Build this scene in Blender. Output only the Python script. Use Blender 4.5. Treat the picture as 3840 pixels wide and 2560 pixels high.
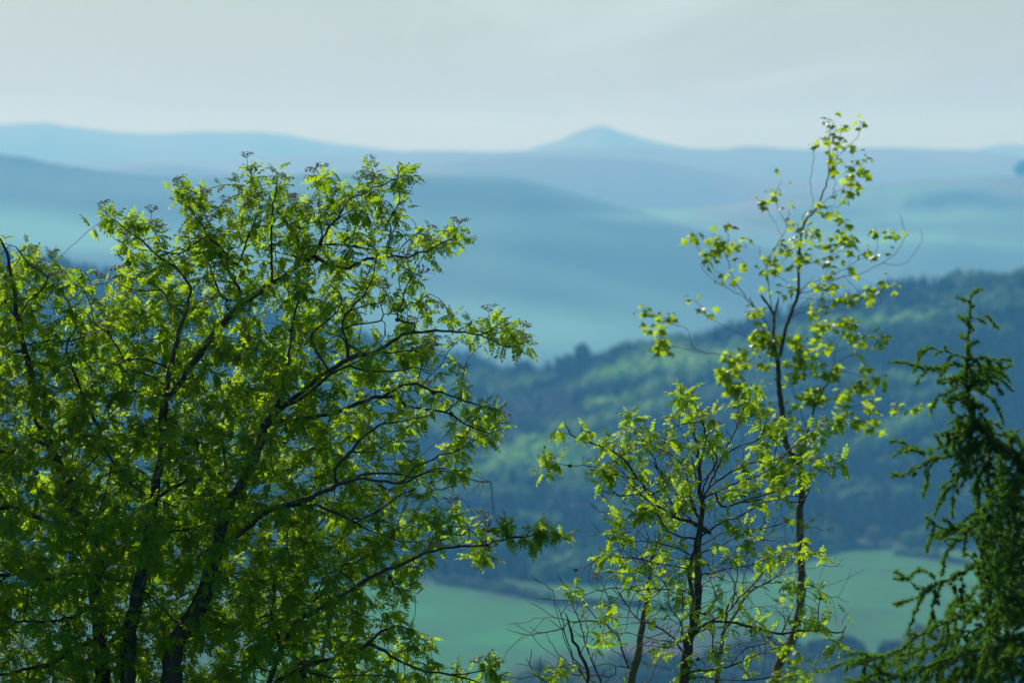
import bpy, math, random
import numpy as np
from mathutils import Vector

# ------------------------------------------------------------------ scene, camera, sky, sun
for o in list(bpy.data.objects):
    bpy.data.objects.remove(o)
SC = bpy.context.scene
COL = SC.collection
CZ = 250.0                       # the camera's height above datum
K = 0.18 / 3840.0                # one photograph pixel as a slope (36 mm film, 200 mm lens)
PITCH = math.atan((1280 - 571) * K)
CP, SP = math.cos(PITCH), math.sin(PITCH)

cam = bpy.data.cameras.new("camera")
camo = bpy.data.objects.new("camera", cam)
COL.objects.link(camo)
camo.location = (0, 0, CZ)
camo.rotation_euler = (math.radians(90) - PITCH, 0, 0)
cam.lens = 200
cam.sensor_width = 36
cam.clip_start = 0.5
cam.clip_end = 120000
cam.dof.use_dof = True
cam.dof.focus_distance = 30.3
cam.dof.aperture_fstop = 4.8
SC.camera = camo

SUN_EL, SUN_AZ = math.radians(44), math.radians(-36)   # azimuth clockwise from +Y (straight ahead)
world = bpy.data.worlds.new("World")
SC.world = world
world.use_nodes = True
wn, wl = world.node_tree.nodes, world.node_tree.links
bg = wn["Background"]
sky = wn.new("ShaderNodeTexSky")
sky.sky_type = 'NISHITA'
sky.sun_disc = False
sky.sun_elevation = SUN_EL
sky.sun_rotation = SUN_AZ
sky.altitude = 250
sky.air_density = 1.0
sky.dust_density = 1.0
sky.ozone_density = 1.5
bg.inputs[1].default_value = 0.081
# thin high cloud, laid out by direction over the whole sky
tc = wn.new("ShaderNodeTexCoord")
mp = wn.new("ShaderNodeMapping"); mp.inputs['Scale'].default_value = (15, 15, 48); mp.inputs['Rotation'].default_value = (0, math.radians(7), 0)
mp.inputs['Location'].default_value = (3.1, 0.0, 1.7)
nz = wn.new("ShaderNodeTexNoise"); nz.inputs['Scale'].default_value = 1.0; nz.inputs['Detail'].default_value = 7; nz.inputs['Roughness'].default_value = 0.55; nz.inputs['Distortion'].default_value = 0.7
cr = wn.new("ShaderNodeMapRange"); cr.inputs[1].default_value = 0.50; cr.inputs[2].default_value = 0.75; cr.inputs[3].default_value = 0.0; cr.inputs[4].default_value = 0.50
mx = wn.new("ShaderNodeMixRGB"); mx.inputs['Color2'].default_value = (10.5, 10.9, 11.2, 1)
tn = wn.new('ShaderNodeMixRGB'); tn.blend_type = 'MULTIPLY'; tn.inputs[0].default_value = 1.0; tn.inputs[2].default_value = (0.785, 0.95, 1.085, 1)
wl.new(tc.outputs['Generated'], mp.inputs[0]); wl.new(mp.outputs[0], nz.inputs['Vector']); wl.new(nz.outputs['Fac'], cr.inputs[0])
wl.new(cr.outputs[0], mx.inputs['Fac']); wl.new(sky.outputs[0], mx.inputs['Color1']); wl.new(mx.outputs[0], tn.inputs[1]); wl.new(tn.outputs[0], bg.inputs[0])

sd = Vector((math.cos(SUN_EL) * math.sin(SUN_AZ), math.cos(SUN_EL) * math.cos(SUN_AZ), math.sin(SUN_EL)))
sl = bpy.data.lights.new("sun", 'SUN')
sl.energy = 5.0
sl.angle = math.radians(0.5)
sl.color = (1.0, 0.955, 0.88)
so = bpy.data.objects.new("sun", sl)
COL.objects.link(so)
so.rotation_euler = sd.to_track_quat('Z', 'Y').to_euler()
so.location = (0, 0, CZ + 100)

SC.view_settings.view_transform = 'Standard'
SC.view_settings.look = 'None'
SC.view_settings.exposure = 0.05
SC.view_settings.gamma = 1.0
SC.render.engine = 'CYCLES'
SC.cycles.use_denoising = True
SC.cycles.max_bounces = 8
SC.cycles.diffuse_bounces = 3
SC.cycles.transmission_bounces = 4
SC.cycles.volume_bounces = 1
SC.cycles.caustics_reflective = False
SC.cycles.caustics_refractive = False

rng = np.random.default_rng(11)
random.seed(11)

# ------------------------------------------------------------------ helpers
def ray(px, py, D):
    """pixel of the 3840-wide photograph -> world point on the plane y = D"""
    a, b = (px - 1920) * K, -(py - 1280) * K
    d = np.array([a, b * SP + CP, b * CP - SP])
    return np.array([0, 0, CZ]) + d * (D / d[1])

def proj(P):
    """world points (n,3) -> photograph pixels"""
    P = np.asarray(P, float) - np.array([0, 0, CZ])
    f = P[:, 1] * CP - P[:, 2] * SP
    u = P[:, 1] * SP + P[:, 2] * CP
    f = np.where(f < 0.1, 0.1, f)
    return np.stack([1920 + P[:, 0] / f / K, 1280 - u / f / K], 1)

def FU(pts):                                             # full-view coordinates (2352 wide)
    return [(x / 0.6125, y / 0.6125) for x, y in pts]

CROPS = {'c1': (0, 500, 2.24), 'c2': (1000, 500, 2.24), 'c3': (0, 1200, 2.24), 'c4': (1000, 1200, 1.96), 'c5': (0, 1860, 2.24),
         'c6': (1000, 1860, 2.24), 'd1': (2400, 400, 1.96), 'd2': (2400, 1100, 1.96), 'd3': (1900, 1800, 1.809),
         'd4': (3140, 1060, 1.96), 'd5': (3140, 1760, 1.96), 'd6': (1900, 1400, 2.614), 'f': (0, 0, 0.6125),
         'e3': (1500, 1950, 1.96), 'e4': (2900, 1900, 2.3755)}

def L(crop, *xy):                                        # a traced line, in the coordinates of a crop
    x0, y0, s = CROPS[crop]
    return [(x0 + xy[i] / s, y0 + xy[i + 1] / s) for i in range(0, len(xy), 2)]

def mesh(name, V, F, mat, parent=None, attr=None, smooth=False, mats=None, midx=None):
    """V (n,3); F list of (m,k) index arrays, each with its own k"""
    me = bpy.data.meshes.new(name)
    V = np.asarray(V, np.float32)
    if not isinstance(F, list):
        F = [F]
    F = [np.asarray(f, np.int32) for f in F if len(f)]
    me.vertices.add(len(V))
    me.vertices.foreach_set('co', V.ravel())
    nl = sum(f.size for f in F)
    npoly = sum(len(f) for f in F)
    me.loops.add(nl)
    me.loops.foreach_set('vertex_index', np.concatenate([f.ravel() for f in F]))
    me.polygons.add(npoly)
    tot = np.concatenate([np.full(len(f), f.shape[1], np.int32) for f in F])
    st = np.concatenate([[0], np.cumsum(tot)[:-1]]).astype(np.int32)
    me.polygons.foreach_set('loop_start', st)
    me.polygons.foreach_set('loop_total', tot)
    if midx is not None:
        me.polygons.foreach_set('material_index', np.asarray(midx, np.int32))
    me.polygons.foreach_set('use_smooth', np.full(npoly, smooth, bool))
    me.update(calc_edges=True)
    for an, av in (attr or {}).items():
        av = np.asarray(av, np.float32)
        if av.ndim == 1:
            a = me.attributes.new(an, 'FLOAT', 'POINT'); a.data.foreach_set('value', av)
        else:
            a = me.attributes.new(an, 'FLOAT_COLOR', 'POINT')
            a.data.foreach_set('color', np.concatenate([av, np.ones((len(av), 1), np.float32)], 1).ravel())
    for m in (mats or [mat]):
        me.materials.append(m)
    o = bpy.data.objects.new(name, me)
    COL.objects.link(o)
    if parent is not None:
        o.parent = parent
    return o

def empty(name, loc, label, cat, group=None):
    o = bpy.data.objects.new(name, None)
    COL.objects.link(o)
    o.location = loc
    o['label'] = label; o['category'] = cat
    if group: o['group'] = group
    return o

def kids(root, V):                                       # world vertices -> the root's own frame
    return np.asarray(V) - np.array(root.location)

def newmat(name):
    m = bpy.data.materials.new(name); m.use_nodes = True
    return m, m.node_tree.nodes, m.node_tree.links, m.node_tree.nodes['Principled BSDF']

class Noise:                                             # smooth 2D value noise from plane waves
    def __init__(s, seed, n=14):
        r = np.random.default_rng(seed)
        a = r.uniform(0, 2 * math.pi, n); f = r.uniform(0.5, 2.2, n)
        s.k = np.stack([np.cos(a) * f, np.sin(a) * f]); s.p = r.uniform(0, 6.28, n); s.n = n
    def __call__(s, x, y, size):
        q = (np.asarray(x)[..., None] * s.k[0] + np.asarray(y)[..., None] * s.k[1]) * (2 * math.pi / size * 0.5) + s.p
        return np.sin(q).sum(-1) / math.sqrt(s.n / 2)    # about unit variance
    def fract(s, x, y, size, octs=4, gain=0.5):
        t, a = 0, 1.0
        for k in range(octs):
            t = t + a * s(x + 37.1 * k * size, y - 11.7 * k * size, size / 2 ** k); a *= gain
        return t

def inpoly(px, py, poly):
    px, py = np.asarray(px), np.asarray(py)
    c = np.zeros(px.shape, bool)
    n = len(poly)
    for i in range(n):
        x1, y1 = poly[i]; x2, y2 = poly[i - 1]
        if y1 == y2: continue
        t = (y1 > py) != (y2 > py)
        c ^= t & (px < (x2 - x1) * (py - y1) / (y2 - y1) + x1)
    return c

def polydist(px, py, poly):
    d = np.full(np.shape(px), 1e9)
    for i in range(len(poly)):
        x1, y1 = poly[i]; x2, y2 = poly[i - 1]
        vx, vy = x2 - x1, y2 - y1
        t = np.clip(((px - x1) * vx + (py - y1) * vy) / (vx * vx + vy * vy + 1e-9), 0, 1)
        d = np.minimum(d, np.hypot(px - x1 - t * vx, py - y1 - t * vy))
    return d

def gauss(px, py, G):
    """sum of elongated soft patches given in full-view coordinates"""
    t = np.zeros(np.shape(px))
    fx, fy = px * 0.6125, py * 0.6125
    for cx, cy, rx, ry, ang, amp in G:
        a = math.radians(ang); c, s = math.cos(a), math.sin(a)
        u = ((fx - cx) * c + (fy - cy) * s) / rx; v = (-(fx - cx) * s + (fy - cy) * c) / ry
        t = t + amp * np.exp(-(u * u + v * v))
    return t

# ------------------------------------------------------------------ materials
def attr_mat(name, rough=0.9, bump=0.0, bscale=1.0, trans=0.0):
    m, n, l, p = newmat(name)
    a = n.new("ShaderNodeAttribute"); a.attribute_name = 'col'
    l.new(a.outputs['Color'], p.inputs['Base Color'])
    p.inputs['Roughness'].default_value = rough
    p.inputs['Specular IOR Level'].default_value = 0.2
    if trans > 0:
        tr = n.new("ShaderNodeBsdfTranslucent"); mi = n.new("ShaderNodeMixShader"); mi.inputs[0].default_value = trans
        l.new(a.outputs['Color'], tr.inputs['Color']); l.new(p.outputs[0], mi.inputs[1]); l.new(tr.outputs[0], mi.inputs[2])
        l.new(mi.outputs[0], n['Material Output'].inputs['Surface'])
    return m

M_GROUND = attr_mat("ground_cover")
M_HILL = attr_mat("hill_pasture_and_moor")
M_WOOD = attr_mat("woodland_foliage", trans=0.42)

def leaf_mat(name, dark, light, tdark, tlight, tfac=0.5, rough=0.42, spec=0.5):
    m, n, l, p = newmat(name)
    a = n.new("ShaderNodeAttribute"); a.attribute_name = 'rnd'
    g = n.new("ShaderNodeTexCoord"); nn = n.new("ShaderNodeTexNoise"); nn.inputs['Scale'].default_value = 2.3
    l.new(g.outputs['Object'], nn.inputs['Vector'])
    ad = n.new("ShaderNodeMath"); ad.operation = 'MULTIPLY_ADD'; ad.inputs[1].default_value = 0.6
    l.new(a.outputs['Fac'], ad.inputs[0])
    sc_ = n.new("ShaderNodeMath"); sc_.operation = 'MULTIPLY'; sc_.inputs[1].default_value = 0.4
    l.new(nn.outputs['Fac'], sc_.inputs[0]); l.new(sc_.outputs[0], ad.inputs[2])
    m1 = n.new("ShaderNodeMixRGB"); m1.inputs[1].default_value = (*dark, 1); m1.inputs[2].default_value = (*light, 1)
    m2 = n.new("ShaderNodeMixRGB"); m2.inputs[1].default_value = (*tdark, 1); m2.inputs[2].default_value = (*tlight, 1)
    l.new(ad.outputs[0], m1.inputs[0]); l.new(ad.outputs[0], m2.inputs[0])
    l.new(m1.outputs[0], p.inputs['Base Color'])
    p.inputs['Roughness'].default_value = rough
    p.inputs['Specular IOR Level'].default_value = spec
    tr = n.new("ShaderNodeBsdfTranslucent"); l.new(m2.outputs[0], tr.inputs['Color'])
    mi = n.new("ShaderNodeMixShader"); mi.inputs[0].default_value = tfac
    l.new(p.outputs[0], mi.inputs[1]); l.new(tr.outputs[0], mi.inputs[2])
    l.new(mi.outputs[0], n['Material Output'].inputs['Surface'])
    return m

M_ROWAN = leaf_mat("rowan_leaf", (0.020, 0.070, 0.018), (0.055, 0.13, 0.020), (0.20, 0.43, 0.008), (0.62, 0.80, 0.008), 0.66, spec=0.35)
M_SYC = leaf_mat("maple_leaf", (0.04, 0.085, 0.012), (0.07, 0.12, 0.018), (0.28, 0.48, 0.004), (0.60, 0.76, 0.008), 0.64, rough=0.34, spec=0.5)
M_LARCH = leaf_mat("larch_needle", (0.015, 0.065, 0.018), (0.050, 0.12, 0.020), (0.05, 0.24, 0.012), (0.25, 0.46, 0.010), 0.52, rough=0.6, spec=0.3)

def bark_mat(name, c1, c2, sc=60, lichen=(0.16, 0.17, 0.12), lich=0.25):
    m, n, l, p = newmat(name)
    g = n.new("ShaderNodeTexCoord"); a = n.new("ShaderNodeTexNoise"); a.inputs['Scale'].default_value = sc; a.inputs['Detail'].default_value = 6
    b = n.new("ShaderNodeTexNoise"); b.inputs['Scale'].default_value = sc * 0.22
    l.new(g.outputs['Object'], a.inputs['Vector']); l.new(g.outputs['Object'], b.inputs['Vector'])
    m1 = n.new("ShaderNodeMixRGB"); m1.inputs[1].default_value = (*c1, 1); m1.inputs[2].default_value = (*c2, 1)
    l.new(a.outputs['Fac'], m1.inputs[0])
    r = n.new("ShaderNodeMapRange"); r.inputs[1].default_value = 0.55; r.inputs[2].default_value = 0.68; r.inputs[4].default_value = lich * 3
    l.new(b.outputs['Fac'], r.inputs[0])
    m2 = n.new("ShaderNodeMixRGB"); m2.inputs[2].default_value = (*lichen, 1)
    l.new(r.outputs[0], m2.inputs[0]); l.new(m1.outputs[0], m2.inputs[1]); l.new(m2.outputs[0], p.inputs['Base Color'])
    bp = n.new("ShaderNodeBump"); bp.inputs['Strength'].default_value = 0.5; bp.inputs['Distance'].default_value = 0.004
    l.new(a.outputs['Fac'], bp.inputs['Height']); l.new(bp.outputs[0], p.inputs['Normal'])
    p.inputs['Roughness'].default_value = 0.75; p.inputs['Specular IOR Level'].default_value = 0.3
    return m

M_BARK = bark_mat("rowan_bark", (0.030, 0.026, 0.024), (0.075, 0.066, 0.060))
M_BARK2 = bark_mat("maple_bark", (0.045, 0.042, 0.030), (0.10, 0.09, 0.06), lichen=(0.13, 0.15, 0.06), lich=0.3)
M_BARK3 = bark_mat("bare_twig_bark", (0.07, 0.075, 0.03), (0.14, 0.13, 0.06), lichen=(0.16, 0.18, 0.08), lich=0.3)
M_BARKL = bark_mat("larch_bark", (0.05, 0.035, 0.022), (0.11, 0.08, 0.05), lich=0.15)
M_LICHEN = bark_mat("grey_lichen", (0.045, 0.055, 0.04), (0.12, 0.13, 0.09), sc=120)
M_FLOWER = bark_mat("rowan_flower_bud", (0.26, 0.24, 0.17), (0.46, 0.40, 0.33), sc=150, lichen=(0.24, 0.16, 0.16), lich=0.2)
M_CONE = bark_mat("larch_cone_scale", (0.045, 0.02, 0.01), (0.12, 0.06, 0.025), sc=150, lichen=(0.1, 0.05, 0.02))
M_TRUNKFAR = bark_mat("distant_trunk_bark", (0.05, 0.045, 0.035), (0.09, 0.08, 0.06), sc=3)
#@@LAND
# ------------------------------------------------------------------ ground sheet
NZ1, NZ2, NZ3 = Noise(3), Noise(5), Noise(8)
GY = [-140, 0, 30, 45, 100, 400, 900, 1500, 2200, 2900, 4800, 7500, 46000]
GZ = [4, -1.8, -6.2, -9.2, -26, -112, -206, -224, -215, -214, -215, -430, -440]

FIELDS = [  # (polygon in full-view coordinates as seen, base colour)
    ([(700, 1338), (960, 1347), (1060, 1357), (1200, 1378), (1330, 1408), (1480, 1430), (1460, 1500), (1290, 1490), (1180, 1530), (1100, 1600), (500, 1600)], (0.010, 0.115, 0.022)),
    ([(1280, 1372), (1330, 1345), (1440, 1345), (1600, 1335), (1760, 1315), (1760, 1440), (1560, 1425), (1420, 1400)], (0.012, 0.115, 0.022)),
    ([(1760, 1320), (1850, 1292), (1950, 1267), (2040, 1263), (2110, 1282), (2200, 1306), (2352, 1350), (2500, 1400), (2500, 1540), (2100, 1540), (1950, 1540), (1900, 1500), (1760, 1470)], (0.018, 0.12, 0.024)),
    ([(2120, 1262), (2190, 1262), (2352, 1290), (2500, 1310), (2500, 1370), (2352, 1335), (2230, 1305), (2120, 1275)], (0.025, 0.125, 0.024)),
    ([(1420, 1480), (1560, 1470), (1640, 1510), (1600, 1600), (1400, 1600)], (0.045, 0.05, 0.05)),
]

def ground_z(x, y):
    z = np.interp(y, GY, GZ)
    amp = np.interp(y, [0, 60, 400, 2000, 5000], [0.05, 0.3, 2.5, 2.0, 3.0])
    return z + amp * NZ1(x, y, np.maximum(30, 0) + 260) * 0.6 + CZ

def build_ground():
    ys = np.concatenate([np.linspace(-140, 120, 60), np.geomspace(128, 1900, 70), np.linspace(1915, 3400, 240), np.geomspace(3450, 46000, 80)])
    us = np.sinh(np.linspace(-3.4, 3.4, 241)); us /= us.max()
    Y, U = np.meshgrid(ys, us, indexing='ij')
    W = 260 + 0.36 * np.maximum(Y, 0)
    X = U * W
    Z = ground_z(X, Y)
    V = np.stack([X, Y, Z], -1).reshape(-1, 3)
    nu = len(us); a = np.arange((len(ys) - 1) * nu).reshape(-1, nu)[:, :-1].ravel()
    F = np.stack([a, a + 1, a + nu + 1, a + nu], 1)
    q = proj(V); fx, fy = q[:, 0] * .6125, q[:, 1] * .6125
    n = NZ2.fract(V[:, 0], V[:, 1], 90, 4)
    c = np.array([0.008, 0.06, 0.022]) * (1 + 0.18 * n)[:, None]
    far = V[:, 1] > 1700
    for poly, colr in FIELDS:
        i = inpoly(fx, fy, poly) & far & (V[:, 1] < 4000)
        c[i] = np.array(colr) * (1 + 0.11 * n[i] + 0.05 * np.sin(V[i, 0] * 0.35 + V[i, 1] * 0.06))[:, None]
    o = mesh("ground", V, F, M_GROUND, attr={'col': np.clip(c, 0.01, 0.6)}, smooth=True)
    o['kind'] = 'structure'
build_ground()

# ------------------------------------------------------------------ hills
def hill(name, D, prof, front, back, base, colf, nx=260, nf=70, rough=0.0, rsize=600, power=0.62, lowfront=0.0):
    """a solid hill: crest line at distance D through the profile, a front slope down to y = front and a back slope"""
    prof = FU(prof)
    xs = np.linspace(-2600, 6400, nx)
    pys = np.interp(xs, [p[0] for p in prof], [p[1] for p in prof])
    k = np.array([.25, .5, .25])
    for _ in range(2):
        pys[1:-1] = np.convolve(pys, k, 'valid')
    smooth_crest = np.array([ray(x, y, D) for x, y in zip(xs, pys)])
    pys = pys + 1.0 * NZ3(xs, xs * 0 + D, 130) + 0.7 * NZ1(xs, xs * 0 + D, 45)
    crest = np.array([ray(x, y, D) for x, y in zip(xs, pys)])
    t = np.linspace(0, 1, nf)
    rows = []
    for tt in t:                                        # front slope, foot to crest
        s = math.sin(tt * math.pi / 2) ** (1 / power) if power < 1 else tt
        s = (1 - power) * (tt * tt * (3 - 2 * tt)) + power * math.sin(tt * math.pi / 2)
        y = front + (D - front) * tt
        r = crest.copy(); r[:, 1] = y
        z0 = CZ + base
        r[:, 2] = z0 + (smooth_crest[:, 2] - z0) * s + (crest[:, 2] - smooth_crest[:, 2]) * tt ** 14
        w = math.sin(tt * math.pi)
        r[:, 2] += rough * w * NZ3(r[:, 0], r[:, 1], rsize)
        rows.append(r)
    for tt in np.linspace(0, 1, 10)[1:]:
        r = crest.copy(); r[:, 1] = D + (back - D) * tt
        r[:, 2] = crest[:, 2] + (CZ + base - crest[:, 2]) * (1 - math.cos(tt * math.pi / 2)) - 3 * tt
        rows.append(r)
    V = np.concatenate(rows)
    n = len(rows)
    a = np.arange((n - 1) * nx).reshape(-1, nx)[:, :-1].ravel()
    F = np.stack([a, a + 1, a + nx + 1, a + nx], 1)
    q = proj(V)
    o = mesh(name, V, F, M_HILL, attr={'col': np.clip(colf(V, q[:, 0], q[:, 1]), 0.005, 0.7)}, smooth=True)
    o['kind'] = 'structure'
    G = V.reshape(n, nx, 3)
    return xs, G[:nf]

def patchwork(V, cx, cy, seed):
    x = V[:, 0] + 0.45 * V[:, 1] * 0.2 + NZ1(V[:, 0], V[:, 1], 2600) * cx * 0.35; y = V[:, 1] + NZ2(V[:, 0], V[:, 1], 2600) * cy * 0.35
    i = np.floor(y / cy); j = np.floor(x / cx + 0.37 * i)
    h = np.sin(i * 127.1 + j * 311.7 + seed) * 43758.5453
    h = h - np.floor(h)
    ex = np.abs((x / cx + 0.37 * i) % 1 - 0.5); ey = np.abs((y / cy) % 1 - 0.5)
    return h - 0.5 - 0.5 * ((ex > 0.47) | (ey > 0.46))

def far_col(V, px, py):
    n = NZ2.fract(V[:, 0], V[:, 1], 2500, 3) + 1.6 * patchwork(V, 500, 900, 3)
    return np.array([0.10, 0.05, 0.045]) * (1 + 0.12 * n)[:, None]

hill("distant_mountains", 26500, [(-400, 330), (0, 286), (60, 283), (115, 282), (150, 291), (230, 299), (330, 308), (450, 303), (560, 304), (600, 303), (660, 310), (740, 325), (820, 336), (900, 345),
     (1050, 356), (1190, 353), (1240, 335), (1290, 319), (1335, 300), (1365, 290), (1390, 289), (1410, 299), (1460, 313), (1520, 329), (1600, 345), (1800, 352), (2240, 350), (2290, 334), (2330, 332), (2352, 335), (2700, 352)],
     24000, 32000, -450, far_col, nx=700)
hill("far_hills", 21000, [(-400, 372), (100, 368), (500, 366), (700, 358), (900, 349), (960, 347), (1100, 349), (1220, 347), (1400, 340), (1500, 337), (1580, 341), (1650, 343), (1720, 336), (1800, 341),
     (1870, 345), (1950, 342), (2020, 339), (2100, 342), (2250, 346), (2300, 352), (2352, 363), (2700, 380)],
     18500, 23500, -450, far_col, nx=500)
hill("far_lower_hills", 16800, [(-400, 400), (250, 392), (300, 382), (360, 379), (420, 381), (480, 392), (600, 400), (950, 385), (1060, 368), (1130, 362), (1250, 358), (1350, 361), (1470, 366), (1560, 378), (1660, 397),
     (1720, 408), (1800, 411), (1900, 420), (2100, 430), (2400, 440)], 15600, 18300, -450, far_col, nx=500)

GD = [(0, 520, 420, 50, 4, .9), (250, 560, 200, 26, 3, .5), (1150, 520, 300, 35, 5, .35), (1450, 500, 160, 12, 2, .5), (1300, 640, 300, 30, 12, .3), (1000, 700, 300, 30, 5, .25), (1250, 760, 420, 60, 0, .75)]  # pasture bands; the last, low patch paints pale valley mist into the colour
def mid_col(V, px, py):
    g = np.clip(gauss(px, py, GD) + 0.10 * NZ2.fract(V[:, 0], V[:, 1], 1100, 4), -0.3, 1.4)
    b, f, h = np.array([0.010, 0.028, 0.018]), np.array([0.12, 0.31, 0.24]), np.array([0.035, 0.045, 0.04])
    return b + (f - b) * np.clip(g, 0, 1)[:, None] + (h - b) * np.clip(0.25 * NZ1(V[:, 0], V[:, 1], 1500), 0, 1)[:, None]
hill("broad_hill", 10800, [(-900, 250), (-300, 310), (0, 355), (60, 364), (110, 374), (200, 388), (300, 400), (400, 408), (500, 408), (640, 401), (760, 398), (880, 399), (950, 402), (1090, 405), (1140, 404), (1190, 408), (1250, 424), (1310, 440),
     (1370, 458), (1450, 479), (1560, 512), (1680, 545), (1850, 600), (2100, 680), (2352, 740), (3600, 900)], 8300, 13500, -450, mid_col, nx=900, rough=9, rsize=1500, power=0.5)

GE = [(1540, 495, 110, 12, 3, .8), (1600, 530, 120, 14, 5, .5), (2180, 500, 260, 22, -4, .45), (2060, 548, 160, 12, -2, .9), (2300, 560, 120, 12, 4, .8), (2180, 440, 60, 10, 0, .6), (2080, 460, 40, 18, 60, .5), (1900, 560, 120, 12, 0, .5),
      (2100, 505, 120, 9, 0, .6)]
GM = [(1700, 470, 110, 16, -12, 1.0), (1790, 480, 90, 14, -12, .9), (1690, 520, 120, 10, 8, .7), (2150, 418, 250, 6, 0, .9), (2330, 440, 60, 18, 0, .7), (1850, 520, 90, 16, 0, .4)]
GW = [(2215, 452, 62, 17, 0, 1.2), (2140, 465, 36, 18, 0, 1.0), (2300, 470, 50, 16, 0, .8), (2090, 470, 18, 15, 0, .8), (1960, 490, 90, 14, 10, .6), (2000, 520, 200, 9, 0, .5), (2250, 600, 260, 30, 0, .6)]
def moor_col(V, px, py):
    g, m_, w = gauss(px, py, GE), gauss(px, py, GM), gauss(px, py, GW)
    n = NZ2.fract(V[:, 0], V[:, 1], 700, 4)
    g = g + 0.4 * patchwork(V, 230, 600, 7)
    b, f, h, k = np.array([0.05, 0.10, 0.07]), np.array([0.11, 0.27, 0.15]), np.array([0.14, 0.11, 0.10]), np.array([0.005, 0.015, 0.01])
    c = b * (1 + 0.12 * n)[:, None]
    for w_, t in ((m_, h), (g, f), (w, k)):
        c = c + (t - c) * np.clip(w_ + 0.06 * n, 0, 1)[:, None]
    return c
hill("moorland_hill", 12600, [(-900, 560), (600, 540), (1100, 520), (1350, 495), (1450, 480), (1560, 477), (1660, 472), (1720, 463), (1780, 452), (1840, 447), (1900, 444), (1960, 431), (2020, 421), (2090, 414), (2180, 411), (2352, 404), (2700, 385), (3600, 380)],
     10200, 15500, -450, moor_col, nx=900, rough=7, rsize=1300, power=0.5)

def floor_col(V, px, py):
    n = NZ2.fract(V[:, 0], V[:, 1], 90, 4)
    return np.array([0.015, 0.035, 0.02]) * (1 + 0.2 * n)[:, None]
FPROF = [(-900, 500), (-300, 590), (0, 592), (60, 600), (160, 618), (230, 634), (340, 650), (400, 668), (600, 715), (800, 775), (960, 820), (1010, 822), (1080, 830), (1130, 845), (1155, 868), (1200, 890), (1400, 960), (2000, 1050), (3600, 1200)]
GPROF = [(-900, 1000), (0, 980), (600, 940), (1000, 900), (1100, 880), (1165, 872), (1250, 866), (1290, 850), (1340, 838), (1380, 843), (1420, 828), (1500, 812), (1560, 805), (1640, 782), (1700, 757), (1760, 743), (1850, 722), (1950, 705), (2000, 690),
         (2060, 667), (2100, 665), (2180, 668), (2250, 660), (2352, 660), (2700, 640), (3600, 600)]
FX, FG = hill("forested_ridge", 4500, FPROF, 3700, 5600, -228, floor_col, nx=300, rough=2, rsize=500)
GX, GG = hill("wooded_hillside", 4000, GPROF, 3060, 5000, -216, floor_col, nx=300, rough=4, rsize=420, power=0.35)

# ------------------------------------------------------------------ woodland
def icos(sub):
    import bmesh
    bm = bmesh.new(); bmesh.ops.create_icosphere(bm, subdivisions=sub, radius=1.0)
    V = np.array([v.co[:] for v in bm.verts]); F = np.array([[v.index for v in f.verts] for f in bm.faces]); bm.free()
    return V, F
ICO1, ICO2 = icos(1), icos(2)

def broad_proto(seed):
    r = np.random.default_rng(seed)
    V0, F0 = ICO1; Vs, Fs, n = [], [], 0
    for k in range(9):
        c = r.normal(0, 1, 3); c /= np.linalg.norm(c); c *= r.uniform(0.2, 0.62); c[2] = c[2] * 0.8 + 0.6
        s = r.uniform(0.36, 0.6)
        v = V0 * s * r.uniform(0.75, 1.25, (len(V0), 1)) + c
        Vs.append(v); Fs.append(F0 + n); n += len(v)
    return np.concatenate(Vs) * [0.5, 0.5, 0.72], np.concatenate(Fs)
def conifer_proto(seed):
    r = np.random.default_rng(seed)
    Vs, Fs, n = [], [], 0
    for k in range(6):
        z0, z1 = 0.05 + k * 0.15, 0.05 + k * 0.15 + 0.27
        rad = 0.24 * (1 - k / 6.6)
        a = np.linspace(0, 2 * math.pi, 9)[:-1] + r.uniform(0, 1)
        ring = np.stack([np.cos(a) * rad, np.sin(a) * rad, np.full(8, z0)], 1) * np.concatenate([r.uniform(0.65, 1.3, (8, 1))] * 2 + [np.ones((8, 1))], 1)
        Vs.append(np.concatenate([ring, [[0, 0, min(z1, 1.0)]]]))
        Fs.append(np.array([[n + i, n + (i + 1) % 8, n + 8] for i in range(8)])); n += 9
    return np.concatenate(Vs), np.concatenate(Fs)
BP = [broad_proto(s) for s in range(6)]; CPr = [conifer_proto(s + 50) for s in range(5)]

def scatter(name, P, H, colr, protos, label, wide=1.0):
    Vs, Fs, Cs, n = [], [], [], 0
    which = rng.integers(0, len(protos), len(P))
    for w, (v0, f0) in enumerate(protos):
        I = np.where(which == w)[0]
        if not len(I): continue
        a = rng.uniform(0, 6.28, len(I)); c, s = np.cos(a), np.sin(a)
        wx = rng.uniform(0.8, 1.25, len(I)) * wide
        x = (v0[None, :, 0] * c[:, None] - v0[None, :, 1] * s[:, None]) * (H[I] * wx)[:, None]
        y = (v0[None, :, 0] * s[:, None] + v0[None, :, 1] * c[:, None]) * (H[I] * wx)[:, None]
        z = v0[None, :, 2] * H[I][:, None]
        V = np.stack([x, y, z], -1) + P[I][:, None, :]
        Vs.append(V.reshape(-1, 3))
        Fs.append((f0[None] + (np.arange(len(I)) * len(v0))[:, None, None]).reshape(-1, f0.shape[1]) + n)
        Cs.append(np.repeat(colr[I], len(v0), 0)); n += len(I) * len(v0)
    o = mesh(name, np.concatenate(Vs), np.concatenate(Fs), M_WOOD, attr={'col': np.concatenate(Cs)}, smooth=False)
    o['kind'] = 'stuff'; o['label'] = label; o['category'] = 'woodland'
    return o

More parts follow.
